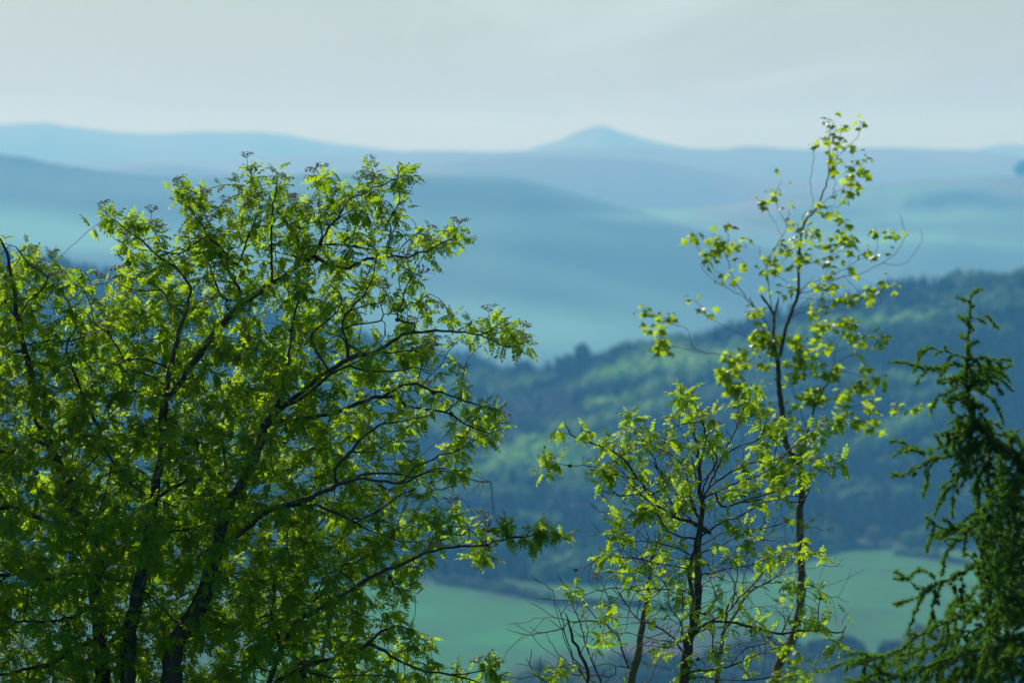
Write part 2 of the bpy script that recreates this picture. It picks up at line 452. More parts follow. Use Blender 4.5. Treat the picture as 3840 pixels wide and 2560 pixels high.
def on_grid(G, n, umin, umax, vmin=0.0, vmax=1.0):
    """n random points on a hill's front slope, in its grid parameters"""
    nv, nu = G.shape[:2]
    u = rng.uniform(umin, umax, n) * (nu - 1); v = rng.uniform(vmin, vmax, n) * (nv - 1)
    i, j = np.minimum(u.astype(int), nu - 2), np.minimum(v.astype(int), nv - 2)
    fu, fv = (u - i)[:, None], (v - j)[:, None]
    return (G[j, i] * (1 - fu) + G[j, i + 1] * fu) * (1 - fv) + (G[j + 1, i] * (1 - fu) + G[j + 1, i + 1] * fu) * fv

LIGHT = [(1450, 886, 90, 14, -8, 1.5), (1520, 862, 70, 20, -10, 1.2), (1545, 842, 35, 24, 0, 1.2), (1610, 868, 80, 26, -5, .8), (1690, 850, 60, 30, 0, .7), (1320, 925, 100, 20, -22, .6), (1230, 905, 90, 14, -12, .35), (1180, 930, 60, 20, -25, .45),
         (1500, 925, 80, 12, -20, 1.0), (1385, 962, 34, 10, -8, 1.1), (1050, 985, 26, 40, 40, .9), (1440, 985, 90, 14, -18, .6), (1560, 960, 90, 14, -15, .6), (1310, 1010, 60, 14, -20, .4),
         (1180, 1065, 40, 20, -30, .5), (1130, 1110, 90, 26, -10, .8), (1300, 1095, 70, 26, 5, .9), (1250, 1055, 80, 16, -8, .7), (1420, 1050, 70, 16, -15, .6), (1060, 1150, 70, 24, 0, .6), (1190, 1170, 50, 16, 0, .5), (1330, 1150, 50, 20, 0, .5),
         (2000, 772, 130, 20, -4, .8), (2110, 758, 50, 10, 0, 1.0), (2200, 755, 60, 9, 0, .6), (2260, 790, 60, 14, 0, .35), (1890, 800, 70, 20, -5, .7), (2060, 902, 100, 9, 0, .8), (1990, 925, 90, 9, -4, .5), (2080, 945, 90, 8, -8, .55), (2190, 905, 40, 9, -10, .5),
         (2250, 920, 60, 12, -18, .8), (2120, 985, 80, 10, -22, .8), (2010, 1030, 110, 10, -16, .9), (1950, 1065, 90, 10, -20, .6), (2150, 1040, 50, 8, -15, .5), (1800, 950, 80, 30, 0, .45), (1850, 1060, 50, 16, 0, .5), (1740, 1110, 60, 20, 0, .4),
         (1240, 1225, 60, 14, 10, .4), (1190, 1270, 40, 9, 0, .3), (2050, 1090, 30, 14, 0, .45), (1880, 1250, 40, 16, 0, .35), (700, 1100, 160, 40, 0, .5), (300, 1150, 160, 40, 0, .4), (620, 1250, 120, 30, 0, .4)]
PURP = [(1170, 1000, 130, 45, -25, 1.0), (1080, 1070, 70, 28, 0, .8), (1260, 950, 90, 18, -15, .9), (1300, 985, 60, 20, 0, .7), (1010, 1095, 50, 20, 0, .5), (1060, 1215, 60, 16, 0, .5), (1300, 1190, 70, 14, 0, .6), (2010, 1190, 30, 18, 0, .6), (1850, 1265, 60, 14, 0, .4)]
FOOT = FU([(-900, 1380), (700, 1330), (960, 1330), (1200, 1335), (1330, 1340), (1450, 1338), (1600, 1325), (1760, 1305), (1850, 1280), (1940, 1252), (1985, 1238), (2030, 1238), (2120, 1256), (2250, 1262), (2352, 1275), (3600, 1300)])

def build_woods():
    P = on_grid(GG, 30000, 0.16, 0.84, 0.0, 1.0)
    P2 = np.stack([rng.uniform(-620, 700, 9000), rng.uniform(2780, 3180, 9000)], 1)
    P2 = np.concatenate([P2, ground_z(P2[:, 0], P2[:, 1])[:, None]], 1)
    P = np.concatenate([P, P2])
    q = proj(P)
    ok = (q[:, 1] < np.interp(q[:, 0], [p[0] for p in FOOT], [p[1] for p in FOOT])) | (P[:, 1] > 3300)
    P, q = P[ok], q[ok]
    # more spacing: thin on a grid
    key = np.floor(P[:, 0] / 7.5).astype(int) * 100003 + np.floor(P[:, 1] / 8).astype(int)
    _, I = np.unique(key, return_index=True); P, q = P[I], q[I]
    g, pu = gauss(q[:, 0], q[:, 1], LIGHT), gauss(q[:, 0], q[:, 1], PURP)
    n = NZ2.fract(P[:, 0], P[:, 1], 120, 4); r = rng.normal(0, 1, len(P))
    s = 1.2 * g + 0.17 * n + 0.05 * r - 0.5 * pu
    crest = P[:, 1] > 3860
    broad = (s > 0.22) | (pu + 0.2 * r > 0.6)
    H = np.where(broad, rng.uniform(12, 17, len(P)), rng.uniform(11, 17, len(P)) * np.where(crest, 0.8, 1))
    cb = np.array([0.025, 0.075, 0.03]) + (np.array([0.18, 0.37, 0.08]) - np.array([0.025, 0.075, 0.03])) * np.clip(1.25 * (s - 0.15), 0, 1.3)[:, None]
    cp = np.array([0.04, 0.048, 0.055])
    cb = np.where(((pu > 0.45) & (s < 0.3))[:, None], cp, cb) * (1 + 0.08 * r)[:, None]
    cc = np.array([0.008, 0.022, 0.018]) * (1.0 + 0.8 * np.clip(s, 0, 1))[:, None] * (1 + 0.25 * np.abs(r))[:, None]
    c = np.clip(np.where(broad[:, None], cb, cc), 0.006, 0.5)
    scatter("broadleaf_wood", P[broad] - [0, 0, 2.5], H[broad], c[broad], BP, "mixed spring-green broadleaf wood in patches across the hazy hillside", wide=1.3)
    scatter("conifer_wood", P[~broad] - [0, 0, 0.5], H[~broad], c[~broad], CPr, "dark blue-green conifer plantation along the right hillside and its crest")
    P = on_grid(FG, 16000, 0.14, 0.62, 0.15, 1.0)
    key = np.floor(P[:, 0] / 5.5).astype(int) * 100003 + np.floor(P[:, 1] / 7).astype(int)
    _, I = np.unique(key, return_index=True); P = P[I]
    q = proj(P); n = NZ2.fract(P[:, 0], P[:, 1], 150, 3); r = rng.normal(0, 1, len(P))
    c = np.array([0.008, 0.026, 0.018]) * (1 + 0.15 * n + 0.2 * np.abs(r) + 1.1 * (P[:, 1] > 4425))[:, None]
    scatter("ridge_plantation", P - [0, 0, 0.5], rng.uniform(7, 13, len(P)), np.clip(c, 0.006, 1), CPr, "dark conifer plantation on the left ridge, behind the large rowan tree")
build_woods()
def build_valley_wood():
    P = np.stack([rng.uniform(-260, 420, 2600), rng.uniform(2080, 2480, 2600)], 1)
    P = np.concatenate([P, ground_z(P[:, 0], P[:, 1])[:, None]], 1)
    q = proj(P) * 0.6125
    lim = np.interp(q[:, 0], [900, 1150, 1250, 1330, 1420, 1600, 1760, 1850, 1960, 2010, 2060, 2150, 2352, 2700], [1640, 1600, 1545, 1560, 1530, 1520, 1480, 1490, 1500, 1540, 1490, 1485, 1480, 1480])
    P = P[q[:, 1] > lim + 20]
    key = np.floor(P[:, 0] / 9.0).astype(int) * 100003 + np.floor(P[:, 1] / 9).astype(int)
    _, I = np.unique(key, return_index=True); P = P[I]
    n = NZ2(P[:, 0], P[:, 1], 45) + 0.3 * rng.normal(0, 1, len(P))
    c = np.array([0.012, 0.04, 0.022]) + np.clip(n, 0, 1.6)[:, None] * np.array([0.05, 0.085, 0.02])
    scatter("valley_wood", P - [0, 0, 2], rng.uniform(8, 13, len(P)), c, BP, "rounded broadleaf wood filling the valley bottom below the fields", wide=1.3)
build_valley_wood()

# single distant trees, hedges and copses
def far_tree(name, fx, fy, D, h, w, label, colr, group=None, kind='round', zbase=None, seed=0):
    """fx, fy: full-view position of the foot"""
    r = np.random.default_rng(900 + seed)
    p = ray(fx / .6125, fy / .6125, D)
    root = empty(name, tuple(p), label, 'tree', group)
    n = 10; a = np.linspace(0, 2 * math.pi, n + 1)[:-1]
    zz = [-3.0, 0.2 * h, 0.55 * h, 0.8 * h]; rr = [0.035 * h, 0.026 * h, 0.014 * h, 0.004 * h]
    V = np.concatenate([np.stack([np.cos(a) * q_, np.sin(a) * q_, np.full(n, z_)], 1) for z_, q_ in zip(zz, rr)])
    F = np.array([[k * n + i, k * n + (i + 1) % n, (k + 1) * n + (i + 1) % n, (k + 1) * n + i] for k in range(3) for i in range(n)])
    mesh("trunk", V, F, M_TRUNKFAR, root, smooth=True)
    Vs, Fs, Cs, m = [], [], [], 0
    V0, F0 = ICO1
    N = 150
    for k in range(N):
        c = r.normal(0, 1, 3); c /= np.linalg.norm(c); c *= r.uniform(0.35, 1.0) ** 0.5
        if kind == 'round':
            q_ = np.array([c[0] * w / 2, c[1] * w / 2, h * 0.56 + c[2] * h * 0.40])
        else:
            t = r.uniform(0, 1); q_ = np.array([c[0] * w / 2 * (1.05 - t), c[1] * w / 2 * (1.05 - t), h * (0.12 + 0.85 * t)])
        s = r.uniform(0.11, 0.19) * w * (1.0 if kind == 'round' else 0.8)
        v = V0 * s * r.uniform(0.6, 1.35, (len(V0), 1)) + q_
        Vs.append(v); Fs.append(F0 + m); m += len(v)
        Cs.append(np.tile(np.array(colr) * r.uniform(0.75, 1.25), (len(v), 1)))
    mesh("crown", np.concatenate(Vs), np.concatenate(Fs), M_WOOD, root, attr={'col': np.concatenate(Cs)})
    return root

GRN, PAL, DRK, PNK = (0.17, 0.29, 0.08), (0.16, 0.22, 0.07), (0.012, 0.035, 0.02), (0.25, 0.19, 0.155)
def gy(fy):                       # distance at which the valley floor shows at that height in the picture
    return 214.5 / ((fy / .6125 - 1280) * K * CP + SP) * 1.0
GRP = "single trees in the valley fields"
far_tree("field_tree", 2091, 1262, gy(1262), 9.8, 9.5, "round pale green tree above the right-hand field, left of the larch", GRN, GRP, seed=1)
far_tree("field_tree", 2008, 1252, gy(1255), 11, 7.5, "pinkish brown tree at the top edge of the right-hand field", PNK, GRP, seed=2)
far_tree("field_tree", 1962, 1232, gy(1255) + 60, 11, 6.5, "smaller dull pink tree standing behind the pinkish brown one", PNK, GRP, seed=3)
far_tree("field_tree", 2150, 1282, gy(1282), 5.0, 3.5, "small dark tree in the hedge gap of the sloping upper field", DRK, GRP, seed=4)
far_tree("field_tree", 1254, 1392, gy(1390), 7.4, 7.0, "round green tree at the right end of the pale hedge", GRN, GRP, seed=5)
far_tree("field_tree", 1948, 1560, 2400, 18, 14, "tall dark tree at the bottom edge of the right-hand field", DRK, GRP, seed=6)
far_tree("field_tree", 1885, 1550, 2440, 15, 15, "dark rounded tree below the field, left of the tall dark one", DRK, GRP, seed=7)
far_tree("field_tree", 2080, 1570, 2380, 18, 23, "broad pale green tree at the foot of the right-hand field", (0.085, 0.14, 0.055), GRP, seed=8)
far_tree("field_tree", 2128, 1520, 2460, 15, 17, "dull purple-brown tree behind the broad pale green tree", (0.10, 0.085, 0.085), GRP, seed=9)
far_tree("field_tree", 2000, 1640, 2300, 15, 20, "low pale green tree at the bottom edge of the photo below the field", (0.09, 0.15, 0.06), GRP, seed=10)
far_tree("field_tree", 1900, 1625, 2310, 16, 18, "mid green tree at the bottom of the valley beneath the dark rounded one", (0.09, 0.14, 0.055), GRP, seed=11)
far_tree("field_tree", 2200, 1600, 2330, 16, 20, "dark green tree at the valley bottom, partly hidden by the larch", (0.05, 0.08, 0.05), GRP, seed=18)
far_tree("field_tree", 1300, 1610, 2330, 15, 17, "dull brown-green tree below the long left field", (0.11, 0.11, 0.07), GRP, seed=12)
far_tree("field_tree", 1205, 1625, 2320, 12, 15, "dark low tree in the bottom corner of the left field", (0.05, 0.07, 0.05), GRP, seed=13)
far_tree("field_tree", 1400, 1590, 2350, 14, 17, "green tree behind the leafless shrub, below the left field", (0.07, 0.11, 0.05), GRP, seed=14)
far_tree("field_tree", 1700, 1585, 2360, 17, 19, "dark green tree at the valley bottom between the small rowan and the maple", (0.03, 0.06, 0.03), GRP, seed=15)
far_tree("field_tree", 1805, 1560, 2400, 17, 18, "dark bushy tree at the valley bottom behind the maple trunk", (0.025, 0.05, 0.03), GRP, seed=16)
far_tree("field_tree", 1610, 1610, 2330, 13, 15, "dull green tree at the valley bottom behind the small rowan's trunk", (0.05, 0.07, 0.04), GRP, seed=17)
far_tree("hill_copse_tree", 2349, 409, 12570, 36, 34, "dark round tree standing alone on the moorland hill's skyline at far right", (0.02, 0.035, 0.02), seed=20)
far_tree("ridge_tree", 1338, 838, 3990, 15, 10.5, "dark broad-topped tree rising above the wooded ridge's skyline", DRK, seed=21)
far_tree("ridge_tree", 1203, 872, 3990, 13, 13, "dark rounded tree in the dip where the two ridges meet", DRK, seed=22)

def hedge(name, pts, h, w, label, colr, seed):
    r = np.random.default_rng(seed)
    W = [ray(x / .6125, y / .6125, gy(y)) for x, y in pts]
    for p in W: p[2] = ground_z(p[0], p[1])
    Vs, Fs, Cs, m = [], [], [], 0
    V0, F0 = ICO1
    for p, q_ in zip(W[:-1], W[1:]):
        n = max(2, int(np.linalg.norm(q_ - p) / (w * 0.35)))
        for k in range(n):
            c = p + (q_ - p) * (k + r.uniform(0, 1)) / n
            hh = h * r.uniform(0.7, 1.3)
            for j in range(3):
                v = V0 * r.uniform(0.3, 0.5) * w * r.uniform(0.7, 1.3, (len(V0), 1)) * [1, 1, hh / w * 0.9] + c + [r.normal(0, .25 * w), r.normal(0, .25 * w), hh * (0.25 + 0.22 * j)]
                Vs.append(v); Fs.append(F0 + m); m += len(v); Cs.append(np.tile(np.array(colr) * r.uniform(0.8, 1.2), (len(v), 1)))
    o = mesh(name, np.concatenate(Vs), np.concatenate(Fs), M_WOOD, attr={'col': np.concatenate(Cs)})
    o['label'] = label; o['category'] = 'hedge'; return o
hedge("hedge", [(1000, 1347), (1040, 1350), (1100, 1358), (1180, 1372), (1250, 1390)], 4.2, 4, "long pale hedge along the top of the left field", (0.12, 0.15, 0.07), 1)
hedge("hedge", [(1270, 1398), (1350, 1402), (1440, 1408), (1560, 1424)], 3.5, 4, "dark hedge crossing behind the leafless shrub between two fields", (0.03, 0.05, 0.03), 2)
hedge("hedge", [(2060, 1276), (2130, 1284), (2200, 1302), (2290, 1322), (2352, 1338)], 2.6, 3, "thin dark hedge slanting across the top of the right field", (0.05, 0.055, 0.04), 3)
hedge("hedge", [(1730, 1312), (1800, 1300), (1860, 1286), (1930, 1268), (2040, 1264)], 2.6, 4, "dark hedge along the wood at the top of the right field", (0.025, 0.04, 0.03), 4)

# ------------------------------------------------------------------ haze: one closed box of even air
def build_haze():
    x, y0, y1, z0, z1 = 17500, -160, 46500, CZ - 470, CZ + 240
    V = [(sx * x, yy, zz) for zz in (z0, z1) for yy in (y0, y1) for sx in (-1, 1)]
    F = [(0, 2, 3, 1), (4, 5, 7, 6), (0, 1, 5, 4), (2, 6, 7, 3), (0, 4, 6, 2), (1, 3, 7, 5)]
    m = bpy.data.materials.new("haze_air"); m.use_nodes = True
    n, l = m.node_tree.nodes, m.node_tree.links
    n.remove(n['Principled BSDF'])
    v = n.new("ShaderNodeVolumePrincipled")
    v.inputs['Color'].default_value = (0.10, 0.37, 0.70, 1)
    v.inputs['Absorption Color'].default_value = (1, 1, 1, 1)
    v.inputs['Density'].default_value = 0.00014
    v.inputs['Anisotropy'].default_value = 0.2
    l.new(v.outputs[0], n['Material Output'].inputs['Volume'])
    o = mesh("haze", V, np.array(F), m)
    o['kind'] = 'stuff'; o['label'] = 'pale blue haze filling the valley air'; o['category'] = 'haze'
build_haze()
# ================================================================== foreground trees
class Skel:
    def __init__(s, D, seed):
        s.P, s.par, s.D, s.rmin, s.traced = [], [], D, [], []
        s.r = np.random.default_rng(seed)
    def add(s, p, par, rm=0.0, tr=False):
        s.P.append(np.asarray(p, float)); s.par.append(par); s.rmin.append(rm); s.traced.append(tr)
        return len(s.P) - 1
    def line(s, pts, dz=None, rb=0.0, rt=0.0, dep0=None, step=0.035, attach=True, wob=0.004, maxgap=90):
        """a traced limb (photograph pixels, base first); depth continues from what it grows out of"""
        base, d0 = -1, (0.0 if dep0 is None else dep0)
        if s.P and attach:
            A = np.array(s.P); q = proj(A); d = np.hypot(q[:, 0] - pts[0][0], q[:, 1] - pts[0][1])
            if dep0 is not None: d = d + np.abs(A[:, 1] - s.D - dep0) * 60
            i = int(np.argmin(d))
            if d[i] < maxgap * 2.5: base = i; d0 = s.P[i][1] - s.D
        ln = sum(math.hypot(pts[i + 1][0] - pts[i][0], pts[i + 1][1] - pts[i][1]) for i in range(len(pts) - 1)) * K * s.D
        if dz is None: dz = s.r.uniform(-0.55, 0.55) * ln
        W, acc = [], 0.0
        tot = max(1e-6, ln / (K * s.D))
        for i, p in enumerate(pts):
            if i: acc += math.hypot(p[0] - pts[i - 1][0], p[1] - pts[i - 1][1])
            W.append(ray(p[0], p[1], s.D + d0 + dz * acc / tot))
        if base >= 0: W = [s.P[base]] + (W[1:] if np.linalg.norm(W[0] - s.P[base]) < 0.05 else W)
        W = np.array(W)
        ext = np.concatenate([[2 * W[0] - W[1]], W, [2 * W[-1] - W[-2]]])
        Q = []
        for i in range(1, len(ext) - 2):
            n = max(1, int(np.linalg.norm(ext[i + 1] - ext[i]) / step))
            for k in range(n):
                t = k / n; a, b, c, d = ext[i - 1], ext[i], ext[i + 1], ext[i + 2]
                Q.append(0.5 * ((2 * b) + (c - a) * t + (2 * a - 5 * b + 4 * c - d) * t * t + (3 * b - a - 3 * c + d) * t ** 3))
        Q.append(W[-1]); Q = np.array(Q)
        Q[1:-1] += s.r.normal(0, wob, (max(0, len(Q) - 2), 3))
        last = base
        n = len(Q)
        for k, q_ in enumerate(Q):
            if k == 0 and base >= 0: continue
            f = k / max(1, n - 1)
            last = s.add(q_, last, rb + (rt - rb) * f, True)
        return last
    def colonize(s, A, infl=0.45, kill=0.055, step=0.04, iters=70, up=0.10, jit=0.18, inert=0.35, frm=0):
        A = np.asarray(A); P = np.array(s.P)
        best = np.full(len(A), 1e9); idx = np.zeros(len(A), int)
        def upd(new_i):
            nonlocal best, idx
            Pn = np.array([s.P[i] for i in new_i])
            for c0 in range(0, len(Pn), 400):
                blk = Pn[c0:c0 + 400]
                d = np.sqrt(((A[:, None, :] - blk[None]) ** 2).sum(-1)); j = d.argmin(1); dm = d[np.arange(len(A)), j]
                m = dm < best; best[m] = dm[m]; idx[m] = np.array(new_i)[c0 + j[m]]
        upd(list(range(frm, len(s.P))))
        alive = best > kill
        nch = {}
        for it in range(iters):
            m = alive & (best < infl)
            if not m.any(): break
            dirs = A[m] - np.array([s.P[i] for i in idx[m]])
            dirs /= np.linalg.norm(dirs, axis=1)[:, None] + 1e-9
            acc = {}
            for i, d in zip(idx[m], dirs):
                if i in acc: acc[i] += d
                else: acc[i] = d.copy()
            new = []
            for i, d in acc.items():
                if nch.get(i, 0) >= 3: continue
                d = d / (np.linalg.norm(d) + 1e-9)
                pr = s.par[i]
                if pr >= 0:
                    t = s.P[i] - s.P[pr]; d = d + inert * t / (np.linalg.norm(t) + 1e-9)
                d = d + s.r.normal(0, jit, 3); d[2] += up
                d /= np.linalg.norm(d)
                new.append(s.add(s.P[i] + d * step, int(i))); nch[i] = nch.get(i, 0) + 1
            if not new: break
            upd(new)
            alive &= best > kill
    def finish(s, tip=0.0019, ex=2.35, rmax=1.0):
        n = len(s.P); s.P = np.array(s.P); s.par = np.array(s.par)
        s.ch = [[] for _ in range(n)]
        for i, p in enumerate(s.par):
            if p >= 0: s.ch[p].append(i)
        R = np.zeros(n); s.hops = np.zeros(n, int)
        for i in range(n - 1, -1, -1):                  # children are always added after their parent
            if not s.ch[i]: R[i] = tip
            else:
                R[i] = sum(R[c] ** ex for c in s.ch[i]) ** (1 / ex); s.hops[i] = max(s.hops[c] for c in s.ch[i]) + 1
            R[i] = max(R[i], s.rmin[i])
        s.R = np.minimum(R, rmax)
        return s
    def tubes(s, flare=1.0):
        n = len(s.P); seen = np.zeros(n, bool)
        Vs, Fs, m = [], [], 0
        order = np.argsort(s.par, kind='stable')
        for st in range(n):
            p = s.par[st]
            if p >= 0:
                main = max(s.ch[p], key=lambda c: s.R[c])
                if main == st: continue
            ch = [st]; c = st
            while s.ch[c]:
                c = max(s.ch[c], key=lambda q: s.R[q]); ch.append(c)
            pts = [s.P[i] for i in ch]; rr = [s.R[i] for i in ch]
            if p >= 0: pts = [s.P[p]] + pts; rr = [min(rr[0] * 1.15, s.R[p])] + rr
            if len(pts) < 2: continue
            pts = np.array(pts); rr = np.array(rr); rr[-1] *= 0.6
            k = 12 if rr.max() > 0.02 else (7 if rr.max() > 0.008 else 4)
            T = np.gradient(pts, axis=0); T /= np.linalg.norm(T, axis=1)[:, None] + 1e-9
            u = np.cross(T[0], [0.31, 0.9, 0.17]); u /= np.linalg.norm(u)
            a = np.linspace(0, 2 * math.pi, k, endpoint=False)
            rings = []
            for i in range(len(pts)):
                u = u - T[i] * (u @ T[i]); u /= np.linalg.norm(u) + 1e-9; w = np.cross(T[i], u)
                rad = rr[i] * (1 + 0.09 * s.r.normal(0, 1, k)) if rr[i] > 0.004 else rr[i]
                rings.append(pts[i] + (np.cos(a)[:, None] * u + np.sin(a)[:, None] * w) * (rad[:, None] if np.ndim(rad) else rad))
            V = np.concatenate(rings + [pts[-1:] + T[-1] * rr[-1]])
            base = np.arange((len(pts) - 1) * k).reshape(-1, k)
            F = np.stack([base, np.roll(base, -1, 1), np.roll(base, -1, 1) + k, base + k], -1).reshape(-1, 4) + m
            tip_i = len(V) - 1; lb = (len(pts) - 1) * k
            Ft = np.array([[lb + i, lb + (i + 1) % k, tip_i] for i in range(k)]) + m
            Vs.append(V); Fs.append((F, Ft)); m += len(V)
        return np.concatenate(Vs), [np.concatenate([f[0] for f in Fs]), np.concatenate([f[1] for f in Fs])]

def cloud(poly, n, D, tmax=0.85, edge=0.12, slope=0.8, seed=1, zc=0.0, dens=None):
    """points through a crown: outline in full-view coordinates, thickness growing inward from the edge"""
    r = np.random.default_rng(seed); poly = FU(poly)
    xs, ys = [p[0] for p in poly], [p[1] for p in poly]
    out = []
    px, py = r.uniform(min(xs), max(xs), n * 4), r.uniform(min(ys), max(ys), n * 4)
    k = inpoly(px, py, poly)
    if dens is not None: k &= r.uniform(0, 1, len(px)) < dens(px * .6125, py * .6125)
    px, py = px[k][:n], py[k][:n]
    d = polydist(px, py, poly) * K * D
    T = np.minimum(tmax, edge + slope * d)
    off = zc + r.uniform(-1, 1, len(px)) * T
    return np.array([ray(a, b, D + o) for a, b, o in zip(px, py, off)])

# ---- leaf shapes: each is (verts, faces) with the stalk end at the origin, growing along +X, face up +Z
def rowan_leaf(seed):
    r = np.random.default_rng(seed)
    Vs, Fs, n = [], [], 0
    droop, pairs = r.uniform(0.0, 0.75), int(r.integers(5, 7))
    def rach(t):                                         # curve of the midrib, unit length
        a = droop * t
        return np.array([t * (1 - 0.18 * droop * t), 0, -0.5 * droop * t * t]), math.atan2(-droop * t, 1)
    pr = [rach(t)[0] for t in np.linspace(0, 1, 5)]
    w = 0.012
    V = np.concatenate([[p + [0, w, 0], p - [0, w, 0]] for p in pr]); Vs.append(V)
    Fs.append(np.array([[2 * i, 2 * i + 1, 2 * i + 3, 2 * i + 2] for i in range(4)])); n += len(V)
    hexv = np.array([[0, 0, 0], [0.30, 0.5, 0], [0.70, 0.42, 0], [1.0, 0, 0], [0.70, -0.42, 0], [0.30, -0.5, 0]])
    tri = []
    def leaflet(p, ang, pitch, yaw, roll, ln, wd):
        nonlocal n
        v = hexv * [ln, wd, 1]; v[:, 2] -= 0.20 * ln * (v[:, 0] / ln) ** 2 - 0.10 * np.abs(v[:, 1])
        c, s_ = math.cos(roll), math.sin(roll); v = v @ np.array([[1, 0, 0], [0, c, s_], [0, -s_, c]])
        c, s_ = math.cos(pitch), math.sin(pitch); v = v @ np.array([[c, 0, s_], [0, 1, 0], [-s_, 0, c]])
        c, s_ = math.cos(yaw), math.sin(yaw); v = v @ np.array([[c, s_, 0], [-s_, c, 0], [0, 0, 1]])
        c, s_ = math.cos(ang), math.sin(ang); v = v @ np.array([[c, 0, s_], [0, 1, 0], [-s_, 0, c]])
        Vs.append(v + p); tri.append(np.array([[0, 1, 2, 3], [0, 3, 4, 5]]) + n); n += 6
    for k in range(pairs):
        t = 0.24 + 0.70 * k / (pairs - 0.2)
        p, ang = rach(t)
        ln = 0.27 * (1.0 - 0.28 * abs(t - 0.6)) * r.uniform(0.88, 1.1)
        for sgn in (1, -1):
            leaflet(p, ang, -r.uniform(0.05, 0.55), sgn * r.uniform(1.0, 1.35), sgn * r.uniform(-0.2, 0.3), ln * 1.04, 0.122)
    p, ang = rach(0.97); leaflet(p, ang, -0.2, 0, 0, 0.28, 0.13)
    return np.concatenate(Vs), np.concatenate(Fs + tri)

def maple_leaf(seed):
    r = np.random.default_rng(seed)
    ang = np.radians([180, 128, 100, 72, 52, 34, 16, 0, -16, -34, -52, -72, -100, -128])
    rad = np.array([.08, .42, .30, .80, .52, .62, .50, 1.0, .50, .62, .52, .80, .30, .42]) * r.uniform(0.9, 1.1, 14)
    v = np.stack([0.25 + np.cos(ang) * rad * 0.75, np.sin(ang) * rad * 0.8, np.zeros(14)], 1)
    v[:, 2] = -0.28 * np.abs(v[:, 1]) ** 1.5 * r.uniform(0.6, 1.8) - 0.35 * np.maximum(v[:, 0], 0) ** 2 * r.uniform(0.4, 1.4)
    V = np.concatenate([v, [[0.3, 0, 0.03]]])
    F = np.array([[i, (i + 1) % 14, 14] for i in range(14)])
    st = np.array([[-0.45, 0.012, 0.12], [-0.45, -0.012, 0.12], [0.1, -0.012, 0], [0.1, 0.012, 0]])
    V = np.concatenate([V, st]); F = np.concatenate([F, [[15, 16, 17], ], [[15, 17, 18]]])
    V[:, 0] += 0.45
    return V, F

def tuft(seed, n=20):
    r = np.random.default_rng(seed)
    Vs, Fs = [], []
    for k in range(n):
        a = r.uniform(0, 2 * math.pi); e = r.uniform(-0.15, 1.25)
        d = np.array([math.cos(a) * math.cos(e), math.sin(a) * math.cos(e), math.sin(e)]) * r.uniform(0.75, 1.1)
        w = np.cross(d, r.normal(0, 1, 3)); w = w / np.linalg.norm(w) * 0.055
        Vs.append([-w, w, d + w * 0.25]); Fs.append([3 * k, 3 * k + 1, 3 * k + 2])
    return np.concatenate(Vs), np.array(Fs)

ROWAN_LEAVES = [rowan_leaf(s) for s in range(10)]
MAPLE_LEAVES = [maple_leaf(s) for s in range(8)]
TUFTS = [tuft(s) for s in range(8)]

def place(protos, P, X, U, S, r):
    """bake many small shapes: base P, axis X, up hint U, size S -> verts, faces, rnd"""
    X = X / (np.linalg.norm(X, axis=1)[:, None] + 1e-9)
    Yv = np.cross(U, X); Yv /= np.linalg.norm(Yv, axis=1)[:, None] + 1e-9
    Zv = np.cross(X, Yv)
    which = r.integers(0, len(protos), len(P)); rnd = r.uniform(0, 1, len(P))
    Vs, Fs, Rs, n = [], {}, [], 0
    for w, (v0, f0) in enumerate(protos):
        I = np.where(which == w)[0]
        if not len(I): continue
        V = (v0[None, :, 0, None] * X[I][:, None] + v0[None, :, 1, None] * Yv[I][:, None] + v0[None, :, 2, None] * Zv[I][:, None]) * S[I][:, None, None] + P[I][:, None]
        Vs.append(V.reshape(-1, 3)); Rs.append(np.repeat(rnd[I], len(v0)))
        Fs.setdefault(f0.shape[1], []).append((f0[None] + (np.arange(len(I)) * len(v0))[:, None, None]).reshape(-1, f0.shape[1]) + n)
        n += len(I) * len(v0)
    return np.concatenate(Vs), [np.concatenate(f) for f in Fs.values()], np.concatenate(Rs)

def umbel(seed):                                        # a flat-topped cluster of small buds on forked stalks
    r = np.random.default_rng(seed)
    Vs, Fs, n = [], [], 0
    V0, F0 = ICO1
    def stalk(a, b, w):
        nonlocal n
        d = b - a; u = np.cross(d, [0.3, 0.5, 0.8]); u = u / np.linalg.norm(u) * w; v = np.cross(d / np.linalg.norm(d), u)
        ring = [u, -0.5 * u + 0.87 * v, -0.5 * u - 0.87 * v]
        Vs.append(np.array([a + q for q in ring] + [b + q * 0.7 for q in ring]))
        Fs.append(np.array([[n, n + 1, n + 4], [n, n + 4, n + 3], [n + 1, n + 2, n + 5], [n + 1, n + 5, n + 4], [n + 2, n, n + 3], [n + 2, n + 3, n + 5]])); n += 6
    top = np.array([0, 0, 0.45]); stalk(np.zeros(3), top, 0.025)
    for k in range(6):
        a = k * 1.05 + r.uniform(-.3, .3); e = top + np.array([math.cos(a) * 0.36, math.sin(a) * 0.36, 0.30 + r.uniform(-.05, .08)]) * (0.4 if k == 5 else 1)
        stalk(top, e, 0.016)
        for j in range(8):
            c = e + r.normal(0, 1, 3) * [0.10, 0.10, 0.05] + [0, 0, 0.06]
            Vs.append(V0[:12] * 0 + V0 * r.uniform(0.035, 0.055) + c); Fs.append(F0 + n); n += len(V0)
    return np.concatenate(Vs), np.concatenate(Fs)

